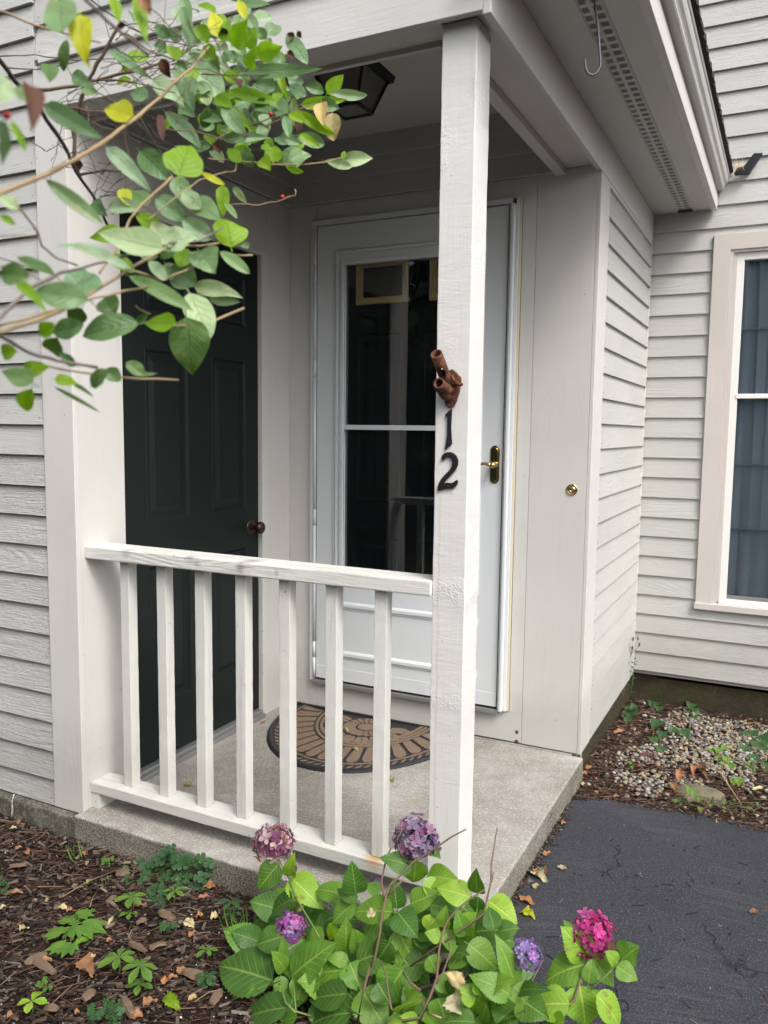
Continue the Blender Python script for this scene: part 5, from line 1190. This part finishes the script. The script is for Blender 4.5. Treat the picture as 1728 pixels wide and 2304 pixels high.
# main trunk of the shrub, to the left of the frame
tk = [Vector((.72, -1.62, -.12)), Vector((.74, -1.55, .4)), Vector((.80, -1.45, .9)), Vector((.90, -1.40, 1.25))]
MB().tube(tk, [.022, .018, .014, .010], 10).build('trunk', M['bark_dk'], HS, 0, origin=tk[0])
MB().tube([tk[2], Vector((.9, -1.42, 1.15)), dep(-60/S1, 1425/S1, .62)], [.012, .009, .005], 8).build('branch', M['bark_gr'], HS, 0, origin=tk[2])
MB().tube([tk[3], Vector((1.0, -1.42, 1.35)), dep(-60/S1, 860/S1, .62)], [.010, .008, .006], 8).build('branch', M['bark_tan'], HS, 0, origin=tk[3])
MB().tube([tk[3], Vector((.85, -1.2, 1.6)), dep(-40/S1, 210/S1, .95)], [.010, .009, .007], 8).build('branch', M['bark_dk'], HS, 0, origin=tk[3])

# ================================================================= WEEDS AND SEEDLINGS
C7 = (2.676, 0, 1750); C8 = (2.765, 1128, 1350); CW = (5.058, 1400, 1580)
def G(c, x, y, up=0):
    s, ox, oy = c; z = -.09
    for _ in range(3): p = at(ox+x/s, oy+y/s, 'z', z); z = gz(p.x, p.y)+.004+up
    return p
def whorl(c, x, y, n, Lpx, wr, mat, label, cat, name, h=.04, shape='wedge', group=None, tilt=.35, lean=(0, 0), rot=None, serr=.03, tiers=1):
    s = c[0]; p = G(c, x, y, h); d = (p-CAM).dot(CF); L = Lpx/s*d/FPX
    r = root(name, (p.x, p.y, p.z-h), label, cat, group)
    MB().tube([Vector((p.x, p.y, p.z-h-.006)), Vector((p.x+.004, p.y, p.z-h*.4)), p], [.0016, .0014, .0012], 6).build('stem', M['stem_g'], r, 0, origin=(p.x, p.y, p.z-h-.006))
    for tt in range(tiers):
        a0 = (rnd.uniform(0, 6.28) if rot is None else rot)+tt*.6; pp = p-Vector((0, 0, h*.45*tt))
        for i in range(n):
            a = a0+6.283*i/n+rnd.uniform(-.15, .15); l = L*rnd.uniform(.8, 1.15)*(1 if tt == 0 else .8)
            dr = Vector((math.cos(a)+lean[0], math.sin(a)+lean[1], tilt*rnd.uniform(-.2, .8)-.2)).normalized()
            leaf_obj('leaf', M[mat], r, [leaf_geo(pp+dr*.002, pp+dr*l, l*wr, (0, -.15, 1), .15, .35, shape, serr, 8, 4, .01, 0, i)], pp)
    return r
whorl(C7, 785, 715, 6, 95, .52, 'wd_l', 'light green whorled seedling alone left of the dark clover clump', 'seedling', 'spurge_plant', .05, group='whorled green plants in the mulch')
whorl(C7, 780, 810, 4, 60, .6, 'wd_l', 'small dull whorl under the light green seedling', 'seedling', 'spurge_plant', .015, group='whorled green plants in the mulch')
whorl(C7, 1045, 675, 5, 80, .42, 'wd_l', 'slender green whorl at the front edge of the dark clover clump', 'seedling', 'spurge_plant', .05, group='whorled green plants in the mulch')
whorl(C7, 715, 1075, 6, 125, .48, 'wd_l', 'largest whorled green plant, beside the tan oak leaf', 'seedling', 'spurge_plant', .05, group='whorled green plants in the mulch')
whorl(C7, 845, 1125, 6, 125, .45, 'wd_l', 'whorled green plant on a bent stem right of the largest one', 'seedling', 'spurge_plant', .07, group='whorled green plants in the mulch')
whorl(C7, 835, 1240, 5, 90, .55, 'wd_l', 'low two tiered whorl in front of the bent stem plant', 'seedling', 'spurge_plant', .025, group='whorled green plants in the mulch')
whorl(C7, 1400, 745, 5, 85, .45, 'wd_d', 'tall dull green whorl near the slab, left of the hydrangea', 'seedling', 'spurge_plant', .07, group='whorled green plants in the mulch', tiers=2)
whorl(C7, 1245, 1030, 5, 70, .5, 'wd_l', 'small bright centred whorl left of the big hydrangea leaf', 'seedling', 'spurge_plant', .03, group='whorled green plants in the mulch')
whorl(C7, 1245, 1190, 6, 75, .5, 'wd_d', 'leafy small whorl just below the bright centred one', 'seedling', 'spurge_plant', .035, group='whorled green plants in the mulch', tiers=2)
whorl(C7, 190, 1340, 4, 105, .62, 'wd_lime', 'lime green four leaved seedling at the lower left corner', 'seedling', 'maple_seedling', .04, shape='wedge', serr=.05)
# maple-like seedling with lobed leaves
def lobed(p, a, L, mat, parent, lobes=5, n=(0, -.1, 1)):
    gs = []
    for i in range(lobes):
        t = (i-(lobes-1)/2)/((lobes-1)/2); an = a+t*1.15; l = L*(1-.32*abs(t)**1.4)
        d = Vector((math.cos(an), math.sin(an), -.12)); gs.append(leaf_geo(p, p+d*l, l*.52, n, .1, .15, 'ovate', .09, 8, 4, .0, 0, i))
    return leaf_obj('leaf', M[mat], parent, gs, p)
mp_ = G(C7, 440, 900, .03); MS = root('maple_seedling', (mp_.x, mp_.y, mp_.z-.03), 'green maple seedling with lobed leaves in the middle of the left mulch', 'seedling')
for (x, y, a, l) in ((425,850,1.9,.062),(540,890,.2,.075),(340,925,3.0,.058),(350,1010,3.9,.05),(410,1020,5.0,.048),(505,810,1.2,.05),(430,915,5.6,.05)):
    q = G(C7, x, y, .03+rnd.uniform(-.008, .01)); o = lobed(q-Vector((math.cos(a), math.sin(a), 0))*l*.3, a, l, 'wd_l', MS)
    MB().tube([mp_-Vector((0, 0, .03)), (mp_+q)/2, q-Vector((math.cos(a), math.sin(a), 0))*l*.3], .0009, 5).build('stem', M['stem_g'], MS, 0, origin=mp_)
# clover-like clumps: trefoil leaves
def trefoil_clump(c, spots, L, mat, label, name, cat='clover', hmax=.1, group=None):
    x, y = spots[0]; p = G(c, x, y); r = root(name, p, label, cat, group)
    for (x, y, h) in [(s[0], s[1], hmax*rnd.uniform(.3, 1)) for s in spots]:
        s, ox, oy = c; yb = p.y+rnd.uniform(-.05, .03); q = at(ox+x/s, oy+y/s, 'y', yb)
        if q.z < gz(q.x, q.y)+.006: q = G(c, x, y, .008)
        a0 = rnd.uniform(0, 6.28); n = Vector((rnd.uniform(-.2, .4), -.7+rnd.uniform(-.3, .3), .75)).normalized(); gs = []
        ax1 = n.cross(Vector((1, 0, 0))).normalized(); ax2 = n.cross(ax1).normalized()
        for i in range(3):
            a = a0+2.094*i; d = ax1*math.cos(a)+ax2*math.sin(a); l = L*rnd.uniform(.8, 1.15)
            gs.append(leaf_geo(q, q+d*l, l*1.3, n, .12, .1, 'wedge', .03, 6, 4, 0, 0, i))
        leaf_obj('leaf', M[mat], r, gs, q); g0_ = Vector((p.x+rnd.uniform(-.02, .02), p.y+rnd.uniform(-.02, .02), p.z-.005)); MB().tube([g0_, (g0_+q)/2+Vector((0, 0, .006)), q], .0007, 4, 0, False).build('stem', M['stem_g'], r, 0, origin=g0_)
    return r
sp = [(1000,560)]+[(rnd.uniform(830, 1270), rnd.uniform(480, 660)) for _ in range(52)]+[(1000+rnd.uniform(-60, 60), rnd.uniform(380, 480)) for _ in range(7)]+[(rnd.uniform(880, 1000), rnd.uniform(660, 770)) for _ in range(9)]+[(750,560),(760,610),(860,540),(1210,480)]
sp = [s for s in sp if not (s[0] < 900 and s[1] > 640)]
trefoil_clump(C7, sp, .019, 'wd_d', 'bushy dark green clover clump growing against the slab edge', 'clover_plant')
sp = [(660,1430)]+[(660+rnd.gauss(0, 60), 1420+rnd.gauss(0, 40)) for _ in range(26)]
trefoil_clump(C7, sp, .011, 'wd_d', 'bluish green clover patch at the bottom edge below the mulch', 'clover_plant', hmax=.03)
sp = [(1000,900)]+[(1000+rnd.gauss(0, 30), 900+rnd.gauss(0, 18)) for _ in range(9)]
trefoil_clump(C7, sp, .009, 'wd_d', 'tiny clover sprig in open mulch between the whorled plants', 'clover_plant', hmax=.02)
sp = [(650,500)]+[(650+rnd.gauss(0, 22), 500+rnd.gauss(0, 14)) for _ in range(7)]
trefoil_clump(C7, sp, .008, 'wd_l', 'tiny light green sprig near the foundation under the corner board', 'clover_plant', hmax=.02)
sp = [(270,1230)]+[(270+rnd.gauss(0, 28), 1230+rnd.gauss(0, 20)) for _ in range(8)]
trefoil_clump(C7, sp, .007, 'wd_l', 'small light green sprig above the lime seedling', 'clover_plant', hmax=.02)
sp = [(20,630)]+[(20+rnd.gauss(0, 28), 640+rnd.gauss(0, 25)) for _ in range(8)]
trefoil_clump(C7, sp, .008, 'wd_d', 'small dark clover sprig at the left edge of the bed', 'clover_plant', hmax=.02)
def grass(c, x, y, n, h, label):
    p = G(c, x, y); r = root('grass_tuft', p, label, 'grass')
    for i in range(n):
        a = rnd.uniform(0, 6.28); q = p+Vector((rnd.uniform(-.02, .02), rnd.uniform(-.02, .02), 0)); t = q+Vector((math.cos(a)*h*.6, math.sin(a)*h*.5, h*rnd.uniform(.4, 1)))
        leaf_obj('blade', M['wd_l'], r, [leaf_geo(q, t, .004, (math.cos(a), math.sin(a), .8), .2, .5, 'lance', 0, 6, 2)], q)
grass(C7, 1440, 960, 16, .09, 'loose grass tuft between the slab and the hydrangea'); grass(C7, 470, 500, 6, .07, 'few long grass blades by the foundation below the corner board'); grass(C7, 615, 640, 5, .03, 'tiny grass sprout in the middle of the upper mulch'); grass(C8, 1570, 1080, 9, .07, 'thin grass under the big violet plant at the right edge')
# violets and others round the gravel
def violet(c, spots, label, mat='wd_v', L=.046, name='violet_plant'):
    x, y = spots[0][:2]; p = G(c, x, y+40 if len(spots) > 1 else y+10); r = root(name, p, label, 'violet plant' if mat == 'wd_v' else 'plant')
    for sx_ in spots:
        s, ox, oy = c; k = sx_[2] if len(sx_) > 2 else 1; yb = p.y+rnd.uniform(-.03, .02); q = at(ox+sx_[0]/s, oy+sx_[1]/s, 'y', yb)
        if q.z < gz(q.x, q.y)+.012: q = G(c, sx_[0], sx_[1], .014)
        a = rnd.uniform(-.6, .6)-1.57; l = L*k; d = Vector((math.cos(a)*.9, math.sin(a)*.7, -.35)).normalized(); B = q-d*l*.4
        leaf_obj('leaf', M[mat], r, [leaf_geo(B, B+d*l, l*1.05, (rnd.uniform(-.3, .3), -.5, .9), .22, .2, 'heart', .03, 10, 6, .02, 0, 1)], B)
        g0_ = p+Vector((rnd.uniform(-.01, .01), rnd.uniform(-.01, .01), -.005)); MB().tube([g0_, (g0_+B)/2+Vector((0, 0, .008)), B], .0011, 5, 0, False).build('stem', M['stem_g'], r, 0, origin=g0_)
violet(CW, [(1460,380,1.6),(1600,440,1.7),(1380,540,1.2),(1550,500,1.5),(1640,560,1.3),(1500,640,1.0),(1640,730,1.1),(1420,740,.7)], 'largest violet plant with big ribbed leaves at the right edge of the gravel', L=.052)
violet(CW, [(390,240,1.5),(450,370,1.2),(360,430,1.1),(440,540,1.1)], 'violet plant left of the gravel with one curled leaf')
violet(CW, [(700,360,1.6),(580,310,1.0)], 'violet leaf pair standing alone over the pebbles')
violet(CW, [(1010,545,.9),(1090,540,1.1),(1160,510,.9),(1100,640,1.0),(1190,660,1.4),(1150,715,1.0),(1235,735,1.2)], 'lighter green sprawling plant right of the gravel centre', 'wd_l', .034, 'creeping_plant')
violet(CW, [(390,30,1.2),(330,10,.9),(420,75,1.0)], 'violet plant under the wall siding nearest the foundation corner'); violet(CW, [(780,30,1.3),(830,100,1.1),(740,130,.9),(870,140,.9),(820,180,.9)], 'dark violet plant in the middle of the mossy foundation')
violet(CW, [(60,70,1.0),(130,50,.9),(30,130,.9),(90,150,1.2),(60,200,1.0),(150,100,.8)], 'spreading violet plant tucked against the side wall', L=.046)
violet(CW, [(240,610,1.1),(300,640,1.2),(250,580,.8)], 'purple leaved seedling on the litter left of the pebbles', 'wd_p', .03, 'purple_seedling')
violet(CW, [(100,690,.7),(110,740,.7),(80,680,.5)], 'small bright green seedling in the red needles', 'wd_l', .024, 'green_seedling'); violet(CW, [(1330,895,1.2),(1260,905,.8)], 'flat green leaf sprig beyond the mossy rock', 'wd_l', .036, 'green_seedling')
violet(CW, [(1160,1150,.6),(1000,1175,.6),(1160,1240,.6),(1280,1110,.5),(1380,1290,.5),(1460,1210,.6),(1540,1150,.5),(1500,1230,.5)], 'trail of little pale green leaves along the asphalt edge', 'wd_l', .022, 'creeping_plant')
violet(CW, [(640,1110,.9),(880,1110,.9),(890,1215,.8),(760,990,1.1),(820,1040,1.1),(600,1120,.7)], 'round leaved creeper over the mossy rock', 'wd_l', .026, 'creeping_plant')
# mossy rock
rc = G(CW, 850, 1080); b = MB(); bm = bmesh.new(); bmesh.ops.create_icosphere(bm, subdivisions=3, radius=1)
for v in bm.verts:
    c = v.co; n_ = noise.noise(c*1.4)*.3; v.co = Vector((c.x*.105*(1+n_), c.y*.07*(1+n_), max(-.02, c.z*.045*(1+n_*1.3))))
b.add([v.co+Vector((rc.x+.02, rc.y+.02, rc.z-.01)) for v in bm.verts], [tuple(v.index for v in f.verts) for f in bm.faces], 0, False); bm.free()
o = b.build('rock', M['rock'], None, .0, origin=rc); tag(o, 'low mossy brown rock at the edge of the asphalt and the gravel', 'rock')
# dead stalk with seed pods in the wall corner, with a live stem
q = [at(1128+x/2.765, 1350+y/2.765, 'y', D2-.16) for x, y in ((740,660),(765,560),(790,400),(810,330),(830,260))]; q[0].z = gz(q[0].x, q[0].y)
DS = root('seed_stalk', q[0], 'dry brown seed pod stalk standing in the wall corner', 'dead plant')
MB().tube(q, [.002, .0018, .0015, .0012, .0008], 6).build('stem', M['bark_tan'], DS, 0, origin=q[0])
for x, y in ((760,235),(783,250),(820,245),(850,240),(858,280),(760,268),(815,300)):
    e = at(1128+x/2.765, 1350+y/2.765, 'y', D2-.16+rnd.uniform(-.02, .02)); s0 = q[2] if y > 200 else q[3]
    MB().tube([q[2].lerp(q[3], rnd.random()), (q[3]+e)/2, e+Vector((0, 0, -.006))], .0007, 5).build('stem', M['bark_br'], DS)
    MB().lathe([(0, -.009), (.0035, -.006), (.0052, 0), (.004, .006), (.0055, .010), (.002, .009)], e, (rnd.uniform(-.2, .2), 0, 1), 8).build('seed_pod', M['bark_br'], DS)
g = root('corner_weed', q[0]+Vector((.03, 0, 0)), 'thin green weed climbing the wall corner beside the dry stalk', 'weed'); gs0 = q[0]+Vector((.03, 0, 0))
tp = at(1128+830/2.765, 1350+370/2.765, 'y', D2-.12); MB().tube([gs0, (gs0+tp)/2+Vector((.01, 0, 0)), tp], .0012, 5).build('stem', M['stem_g'], g, 0, origin=gs0)
for i in range(20):
    t = i/19; p = gs0.lerp(tp, .35+.65*t); a = i*2.4; d = Vector((math.cos(a), math.sin(a)*.8, .2)).normalized()*.03*rnd.uniform(.6, 1.1)
    leaf_obj('leaf', M['wd_d'], g, [leaf_geo(p, p+d, .010, (0, -.3, 1), .2, .3, 'ovate', 0, 6, 2)], p)
# fallen twig and dead bramble on the gravel
q = [G(CW, x, y, u) for x, y, u in ((820,640,.05),(1000,720,.05),(1130,820,.04),(1200,930,.02),(1280,1050,.012),(1360,1170,.008))]
o = MB().tube(q, [.0018, .002, .0028, .003, .0026, .0018], 7).tube([G(CW, 1120, 740, .03), G(CW, 1180, 860, .02), q[3]], [.0015, .002, .002], 6).build('fallen_twig', M['bark_tan'], None, 0, origin=q[0]); tag(o, 'pale forked dead twig lying across the gravel towards the asphalt', 'twig')
WL = ['pale striped dead leaf leaning left in the middle of the gravel','reddish dead leaf just left of the striped one on the gravel','narrow dead leaf standing against the forked stalk on the gravel','dark dead leaf right of the forked stalk on the gravel','curled dead leaf tip behind the stalk on the gravel','orange dead leaf farthest right under the twig on the gravel','small dead leaf lowest of the withered clump, above the rock']
dl = [(620,870,700,740,.035),(600,850,680,760,.03),(640,910,660,760,.028),(860,680,940,780,.034),(830,700,800,780,.026),(900,720,950,800,.024),(560,900,600,960,.03)]
for i, (x, y, tx, ty, w_) in enumerate(dl): loose(G(CW, x, y, .02), G(CW, tx, ty, .045), w_, 'lf_b' if i % 2 else 'lf_o', WL[i], 'lance', n=(0, -.7, .7), group='withered brown leaves on the gravel', name='withered_leaf')
# fallen leaves, each one a thing
FLV = [  # base, tip px (crop), width m, material, label
 (C7,475,1105,560,1200,.055,'lf_o','tan lobed oak leaf under the largest whorled plant','heart'),(C7,528,1100,572,1062,.022,'lf_t','pale cream oval leaf above the tan oak leaf','oval'),(C7,652,890,682,838,.012,'lf_t','narrow cream leaf between the two seedlings','oval'),
 (C7,235,1110,315,1085,.020,'lf_o','curled orange leaf left of the lobed oak leaf','oval'),(C7,445,1000,550,975,.024,'hs_y','half green half orange leaf below the maple seedling','oval'),(C7,985,1310,1070,1380,.030,'hs_y','yellow and green leaf lying right of the bottom clover patch','oval'),
 (C7,990,1240,1010,1195,.02,'lf_o','orange forked leaf left half, below the bent stem plant','ovate'),(C7,1010,1200,1075,1190,.014,'lf_o','orange forked leaf right half, below the bent stem plant','ovate'),(C7,1065,1170,1130,1135,.020,'lf_o','pinkish leaf above the forked orange leaf','ovate'),
 (C7,1110,855,1165,890,.026,'lf_t','pale green yellow crescent leaf in the right mulch','oval'),(C7,1265,845,1315,835,.030,'lf_t','round greyish tan leaf near the tall dull whorl','oval'),(C7,1180,830,1225,825,.030,'lf_o','orange brown leaf between clover and round tan leaf','heart'),
 (C7,1195,720,1265,715,.022,'lf_o','light orange leaf right under the dark clover clump','oval'),(C7,1240,640,1300,660,.03,'lf_o','curled orange leaf against the slab right of the clover','heart'),(C7,800,770,870,760,.026,'lf_o','rust leaf behind the light green seedling','heart'),
 (C7,355,770,400,785,.018,'lf_t','thin cream leaf above the maple seedling','oval'),(C7,400,805,450,790,.018,'lf_o','orange scrap over the maple seedling','ovate'),(C7,115,915,160,900,.022,'hs_t','pale green leaf left of the maple seedling','heart'),
 (C7,90,435,135,410,.018,'lf_o','orange leaf near the foundation at the left','oval'),(C7,110,275,125,240,.014,'lf_o','upright orange leaf against the foundation by the string','ovate'),(C7,55,310,100,300,.016,'lf_t','tan curled leaf below the string','oval'),
 (C7,520,525,530,495,.010,'lf_t','tiny pale leaf in the upper mulch','oval'),(C7,490,445,510,460,.014,'lf_o','small orange leaf under the corner board','oval'),(C7,0,790,38,765,.016,'lf_t','cream leaf at the left edge of the bed','oval'),(C7,275,745,298,725,.012,'hs_t','small olive leaf in the left mulch','oval'),
 (C7,525,635,545,600,.014,'hs_t','olive green round leaf in the middle of the mulch','oval'),(C7,45,700,140,690,.022,'lf_o','long orange bark coloured leaf at the far left','lance'),(C7,150,440,175,455,.020,'lf_o','brown orange leaf beside the foundation leaf','oval'),
 (C7,860,1360,950,1340,.03,'lf_o','orange leaf right of the bottom clover patch','heart'),(C7,780,1440,860,1430,.026,'lf_o','light orange leaf at the bottom edge','oval'),(C7,1140,960,1185,920,.018,'lf_o','orange folded leaf in the right mulch','ovate'),(C7,1130,1340,1190,1300,.014,'hs_t','olive narrow leaf at the lower right of the mulch','lance'),
 (C7,640,985,675,965,.014,'lf_o','round orange scrap between the two seedlings','oval'),(C7,40,1440,80,1425,.02,'lf_o','orange brown leaf in the bottom left corner','oval'),(C7,450,1420,480,1400,.016,'lf_o','small orange leaf left of the clover patch','oval'),
 (C8,190,1680,285,1745,.045,'lf_t','cream leaf with brown crumpled top beside the slab','heart'),(C8,200,1700,245,1685,.03,'lf_o','reddish crumpled leaf on the cream leaf','heart'),(C8,235,1665,280,1700,.03,'lf_b','dark withered leaf above the cream leaf by the slab','oval'),(C8,200,1790,240,1760,.018,'hs_t','olive shrivelled scrap below the cream leaf','ovate'),
 (C8,350,1655,408,1678,.018,'lf_t','single pale yellow leaf on the open asphalt','oval'),(C8,265,1590,310,1570,.026,'lf_o','orange brown curled leaf between slab and asphalt','heart'),(C8,375,1395,405,1380,.020,'lf_o','small orange leaf beside the slab, farthest back','oval'),(C8,110,1840,205,1895,.03,'lf_o','long curled pinkish brown leaf by the slab corner','lance'),
 (C8,130,1930,210,1970,.04,'hs_Y','green rimmed brown leaf cup near the hydrangea','heart'),(C8,1545,1945,1600,1935,.018,'lf_b','dark curled leaf alone on the right asphalt','oval'),(C8,505,1150,525,1130,.016,'lf_t','cream chip like leaf at the corner of the slab','oval'),(C8,535,1050,570,1035,.026,'lf_o','bright orange leaf at the back corner of the slab','heart'),(C8,500,1080,545,1075,.02,'lf_o','rust leaf beside the back corner of the slab','oval'),
 (C8,1335,1380,1395,1370,.024,'hs_t','greenish grey leaf on the litter at the asphalt edge','oval'),(C8,1560,1180,1640,1165,.02,'lf_t','long tan leaf at the right of the litter','lance'),(C8,700,1225,735,1215,.018,'lf_o','orange leaf on the pebbles near the asphalt edge','oval'),(C8,700,830,760,815,.028,'lf_o','orange brown leaf among the red needles','oval'),
]
for i, (c, x, y, tx, ty, w_, mt, lab, shp) in enumerate(FLV):
    on_as = c is C8 and x < 420 or (c is C8 and x > 1500 and y > 1900)
    if on_as: B, T = (at(c[1]+x/c[0], c[2]+y/c[0], 'z', -.083), at(c[1]+tx/c[0], c[2]+ty/c[0], 'z', -.078))
    else: B, T = G(c, x, y, .014), G(c, tx, ty, .016)
    loose(B, T, w_, mt, lab, shp, n=(rnd.uniform(-.2, .2), rnd.uniform(-.4, .1), 1), group='fallen leaves', curl=rnd.uniform(0, .25))
for (c, x, y, tx, ty, w_, mt, lab, z) in ((C7,1105,40,1150,50,.020,'hs_t','olive dead leaf on the slab between the first balusters',.004),(( 4.608,640,1560),710,570,760,580,.018,'hs_t','dry brown green scrap on the doormat',.012),((4.608,640,1560),628,352,668,388,.010,'lf_t','tiny white petal on the doormat',.012),((4.608,640,1560),1112,880,1125,905,.012,'hs_y','pale green scrap on the slab at the front edge of the mat',.004),((2.0738,500,1300),180,680,200,670,.016,'lf_o','brown crumb by the door threshold',.004),((4.608,640,1560),155,200,195,190,.012,'lf_o','orange crumb at the back left of the doormat',.012)):
    B, T = at(c[1]+x/c[0], c[2]+y/c[0], 'z', z), at(c[1]+tx/c[0], c[2]+ty/c[0], 'z', z+.003); loose(B, T, w_, mt, lab, 'oval', group='fallen leaves', curl=.3)
# larger bark chunks one can pick apart
BK = [(330,1180,190,1090,.03),(700,580,780,570,.05),(150,1130,280,1060,.028),(500,1340,570,1290,.03),(740,1330,800,1440,.03),(780,1000,880,1050,.022),(820,880,880,860,.02),(960,810,1050,860,.03),(1110,1170,1220,1210,.04),(1270,1370,1330,1290,.03),(270,1390,350,1400,.025),(900,1030,1000,1005,.016),(620,400,560,380,.02),(60,540,160,530,.02),(640,760,700,720,.018)]
BKL = ['brown bark chunk lying against the orange curled leaf','broad bark chunk just left of the dark clover clump','long bark strip left of the lobed oak leaf','grey bark chunk between oak leaf and bottom clover patch','tall bark chunk standing beside the yellow green leaf','bark chunk between largest whorled plant and clover sprig','grey bark chunk below the light green seedling','bark chunk above the tiny clover sprig','dark broad bark chunk right of the pinkish leaf','bark chunk near the big hydrangea leaf tip','small bark strip at the bottom left of the bed','thin grey bark strip right of the largest whorled plant','bark strip close under the slab edge, left of the clover','bark chunk at the far left below the foundation','bark chunk in open mulch above the narrow cream leaf']
for i, (x, y, tx, ty, w_) in enumerate(BK):
    a, c = G(C7, x, y, .010), G(C7, tx, ty, .012); d = (c-a); L = d.length; d.normalize(); s_ = Vector((-d.y, d.x, 0)); b = MB(); n = 6; vs_ = []
    for k in range(n+1):
        t = k/n; wv = w_/2*(.55+.45*math.sin(math.pi*t))*rnd.uniform(.75, 1.1); ct = a+d*L*t+Vector((0, 0, .004*math.sin(t*3)))
        vs_ += [ct-s_*wv, ct-s_*wv*.6+Vector((0, 0, .007)), ct+s_*wv*.6+Vector((0, 0, .007+rnd.uniform(-.002, .002))), ct+s_*wv]
    b.add(vs_, [(k*4+j, k*4+j+1, (k+1)*4+j+1, (k+1)*4+j) for k in range(n) for j in range(3)]+[(0,1,2,3), (n*4+3, n*4+2, n*4+1, n*4)]); o = b.build('bark_chunk', M['bark_br'], None, 0, origin=a)
    tag(o, BKL[i], 'bark chunk', 'bark chunks in the mulch')
# pale straws on the mulch
DSL = ['long thin pale stalk running up to the dark clover clump','short upright dry stalk behind the maple seedling','dry stalk left of the maple seedling','dry stalk between largest whorled plant and clover sprig','dry stalk in front of the dark clover clump','dry stalk right of the largest whorled plant','long dry stalk at the lower right of the mulch by the hydrangea','dry stalk at the left edge of the bed']
for i, (x, y, tx, ty) in enumerate(((370,720,665,570),(540,780,580,690),(310,930,380,935),(770,960,820,905),(1080,790,1200,800),(910,1040,1010,1005),(1170,1350,1340,1270),(0,1250,80,1220))):
    a, c = G(C7, x, y, .018), G(C7, tx, ty, .02); o = MB().tube([a, (a+c)/2+Vector((0, 0, .008)), c], [.0011, .0009, .0006], 5).build('dry_stalk', M['bark_tan'], None, 0, origin=a); tag(o, DSL[i], 'stalk', 'dry stalks on the mulch')
# ================================================================= TREES ACROSS THE YARD (seen mirrored in the door and window glass)
def leafball(N, R0, seed):
    r = np.random.RandomState(seed); d = r.randn(N, 3); d /= np.linalg.norm(d, axis=1)[:, None]; p = d*(R0*(.55+.5*r.rand(N, 1)))*np.array([1, 1, .85]); p += .25*R0*np.sin(d*5+seed)
    V = []; s = .13*R0**.5
    a = r.randn(N, 3); a /= np.linalg.norm(a, axis=1)[:, None]; b_ = np.cross(a, r.randn(N, 3)); b_ /= np.linalg.norm(b_, axis=1)[:, None]
    sz = s*(.6+.8*r.rand(N, 1)); V = np.stack([p-a*sz, p+b_*sz*.5, p+a*sz, p-b_*sz*.5], 1).reshape(-1, 3)
    return V, np.arange(N*4).reshape(-1, 4)
M['crown'] = flat('tree foliage', (.040, .065, .022), .7, 0, 0, 0, .35)
V, F = leafball(12000, 2.3, 3); cm = bpy.data.meshes.new('crown'); cm.from_pydata(V.tolist(), [], F.tolist()); cm.materials.append(M['crown'])
for i, (x, y, h, s, lab) in enumerate(((-5.6,-5.6,1.9,.85,'leafy tree at the left end of the yard behind the viewer'),(-2.2,-7.8,2.2,.95,'broad leafy tree second from the left behind the viewer'),(1.8,-9.0,2.3,1.0,'broad leafy tree straight behind the viewer'),(5.6,-9.6,2.3,1.0,'leafy tree at the right end of the row behind the viewer'),(-8.5,-2.4,1.9,.8,'leafy tree beyond the left end of the house'),(-.6,-5.6,1.0,.6,'low bushy tree nearest behind the viewer'),(3.9,-7.6,1.2,.7,'low bushy tree behind the walkway'))):
    t = root('yard_tree', (x, y, -.1), lab, 'tree', 'trees across the yard'); o = bpy.data.objects.new('crown', cm); sc.collection.objects.link(o); o.parent = t; o.location = (0, 0, h); o.scale = (s, s, s*1.05); o.rotation_euler.z = i*1.3
    MB().tube([(x, y, -.15), (x+.05, y, h*.5), (x-.04, y+.03, h+.6)], [.16*s, .12*s, .05*s], 9).build('trunk', M['bark_br'], t, 0, origin=(x, y, -.15))
bpy.context.view_layer.update()
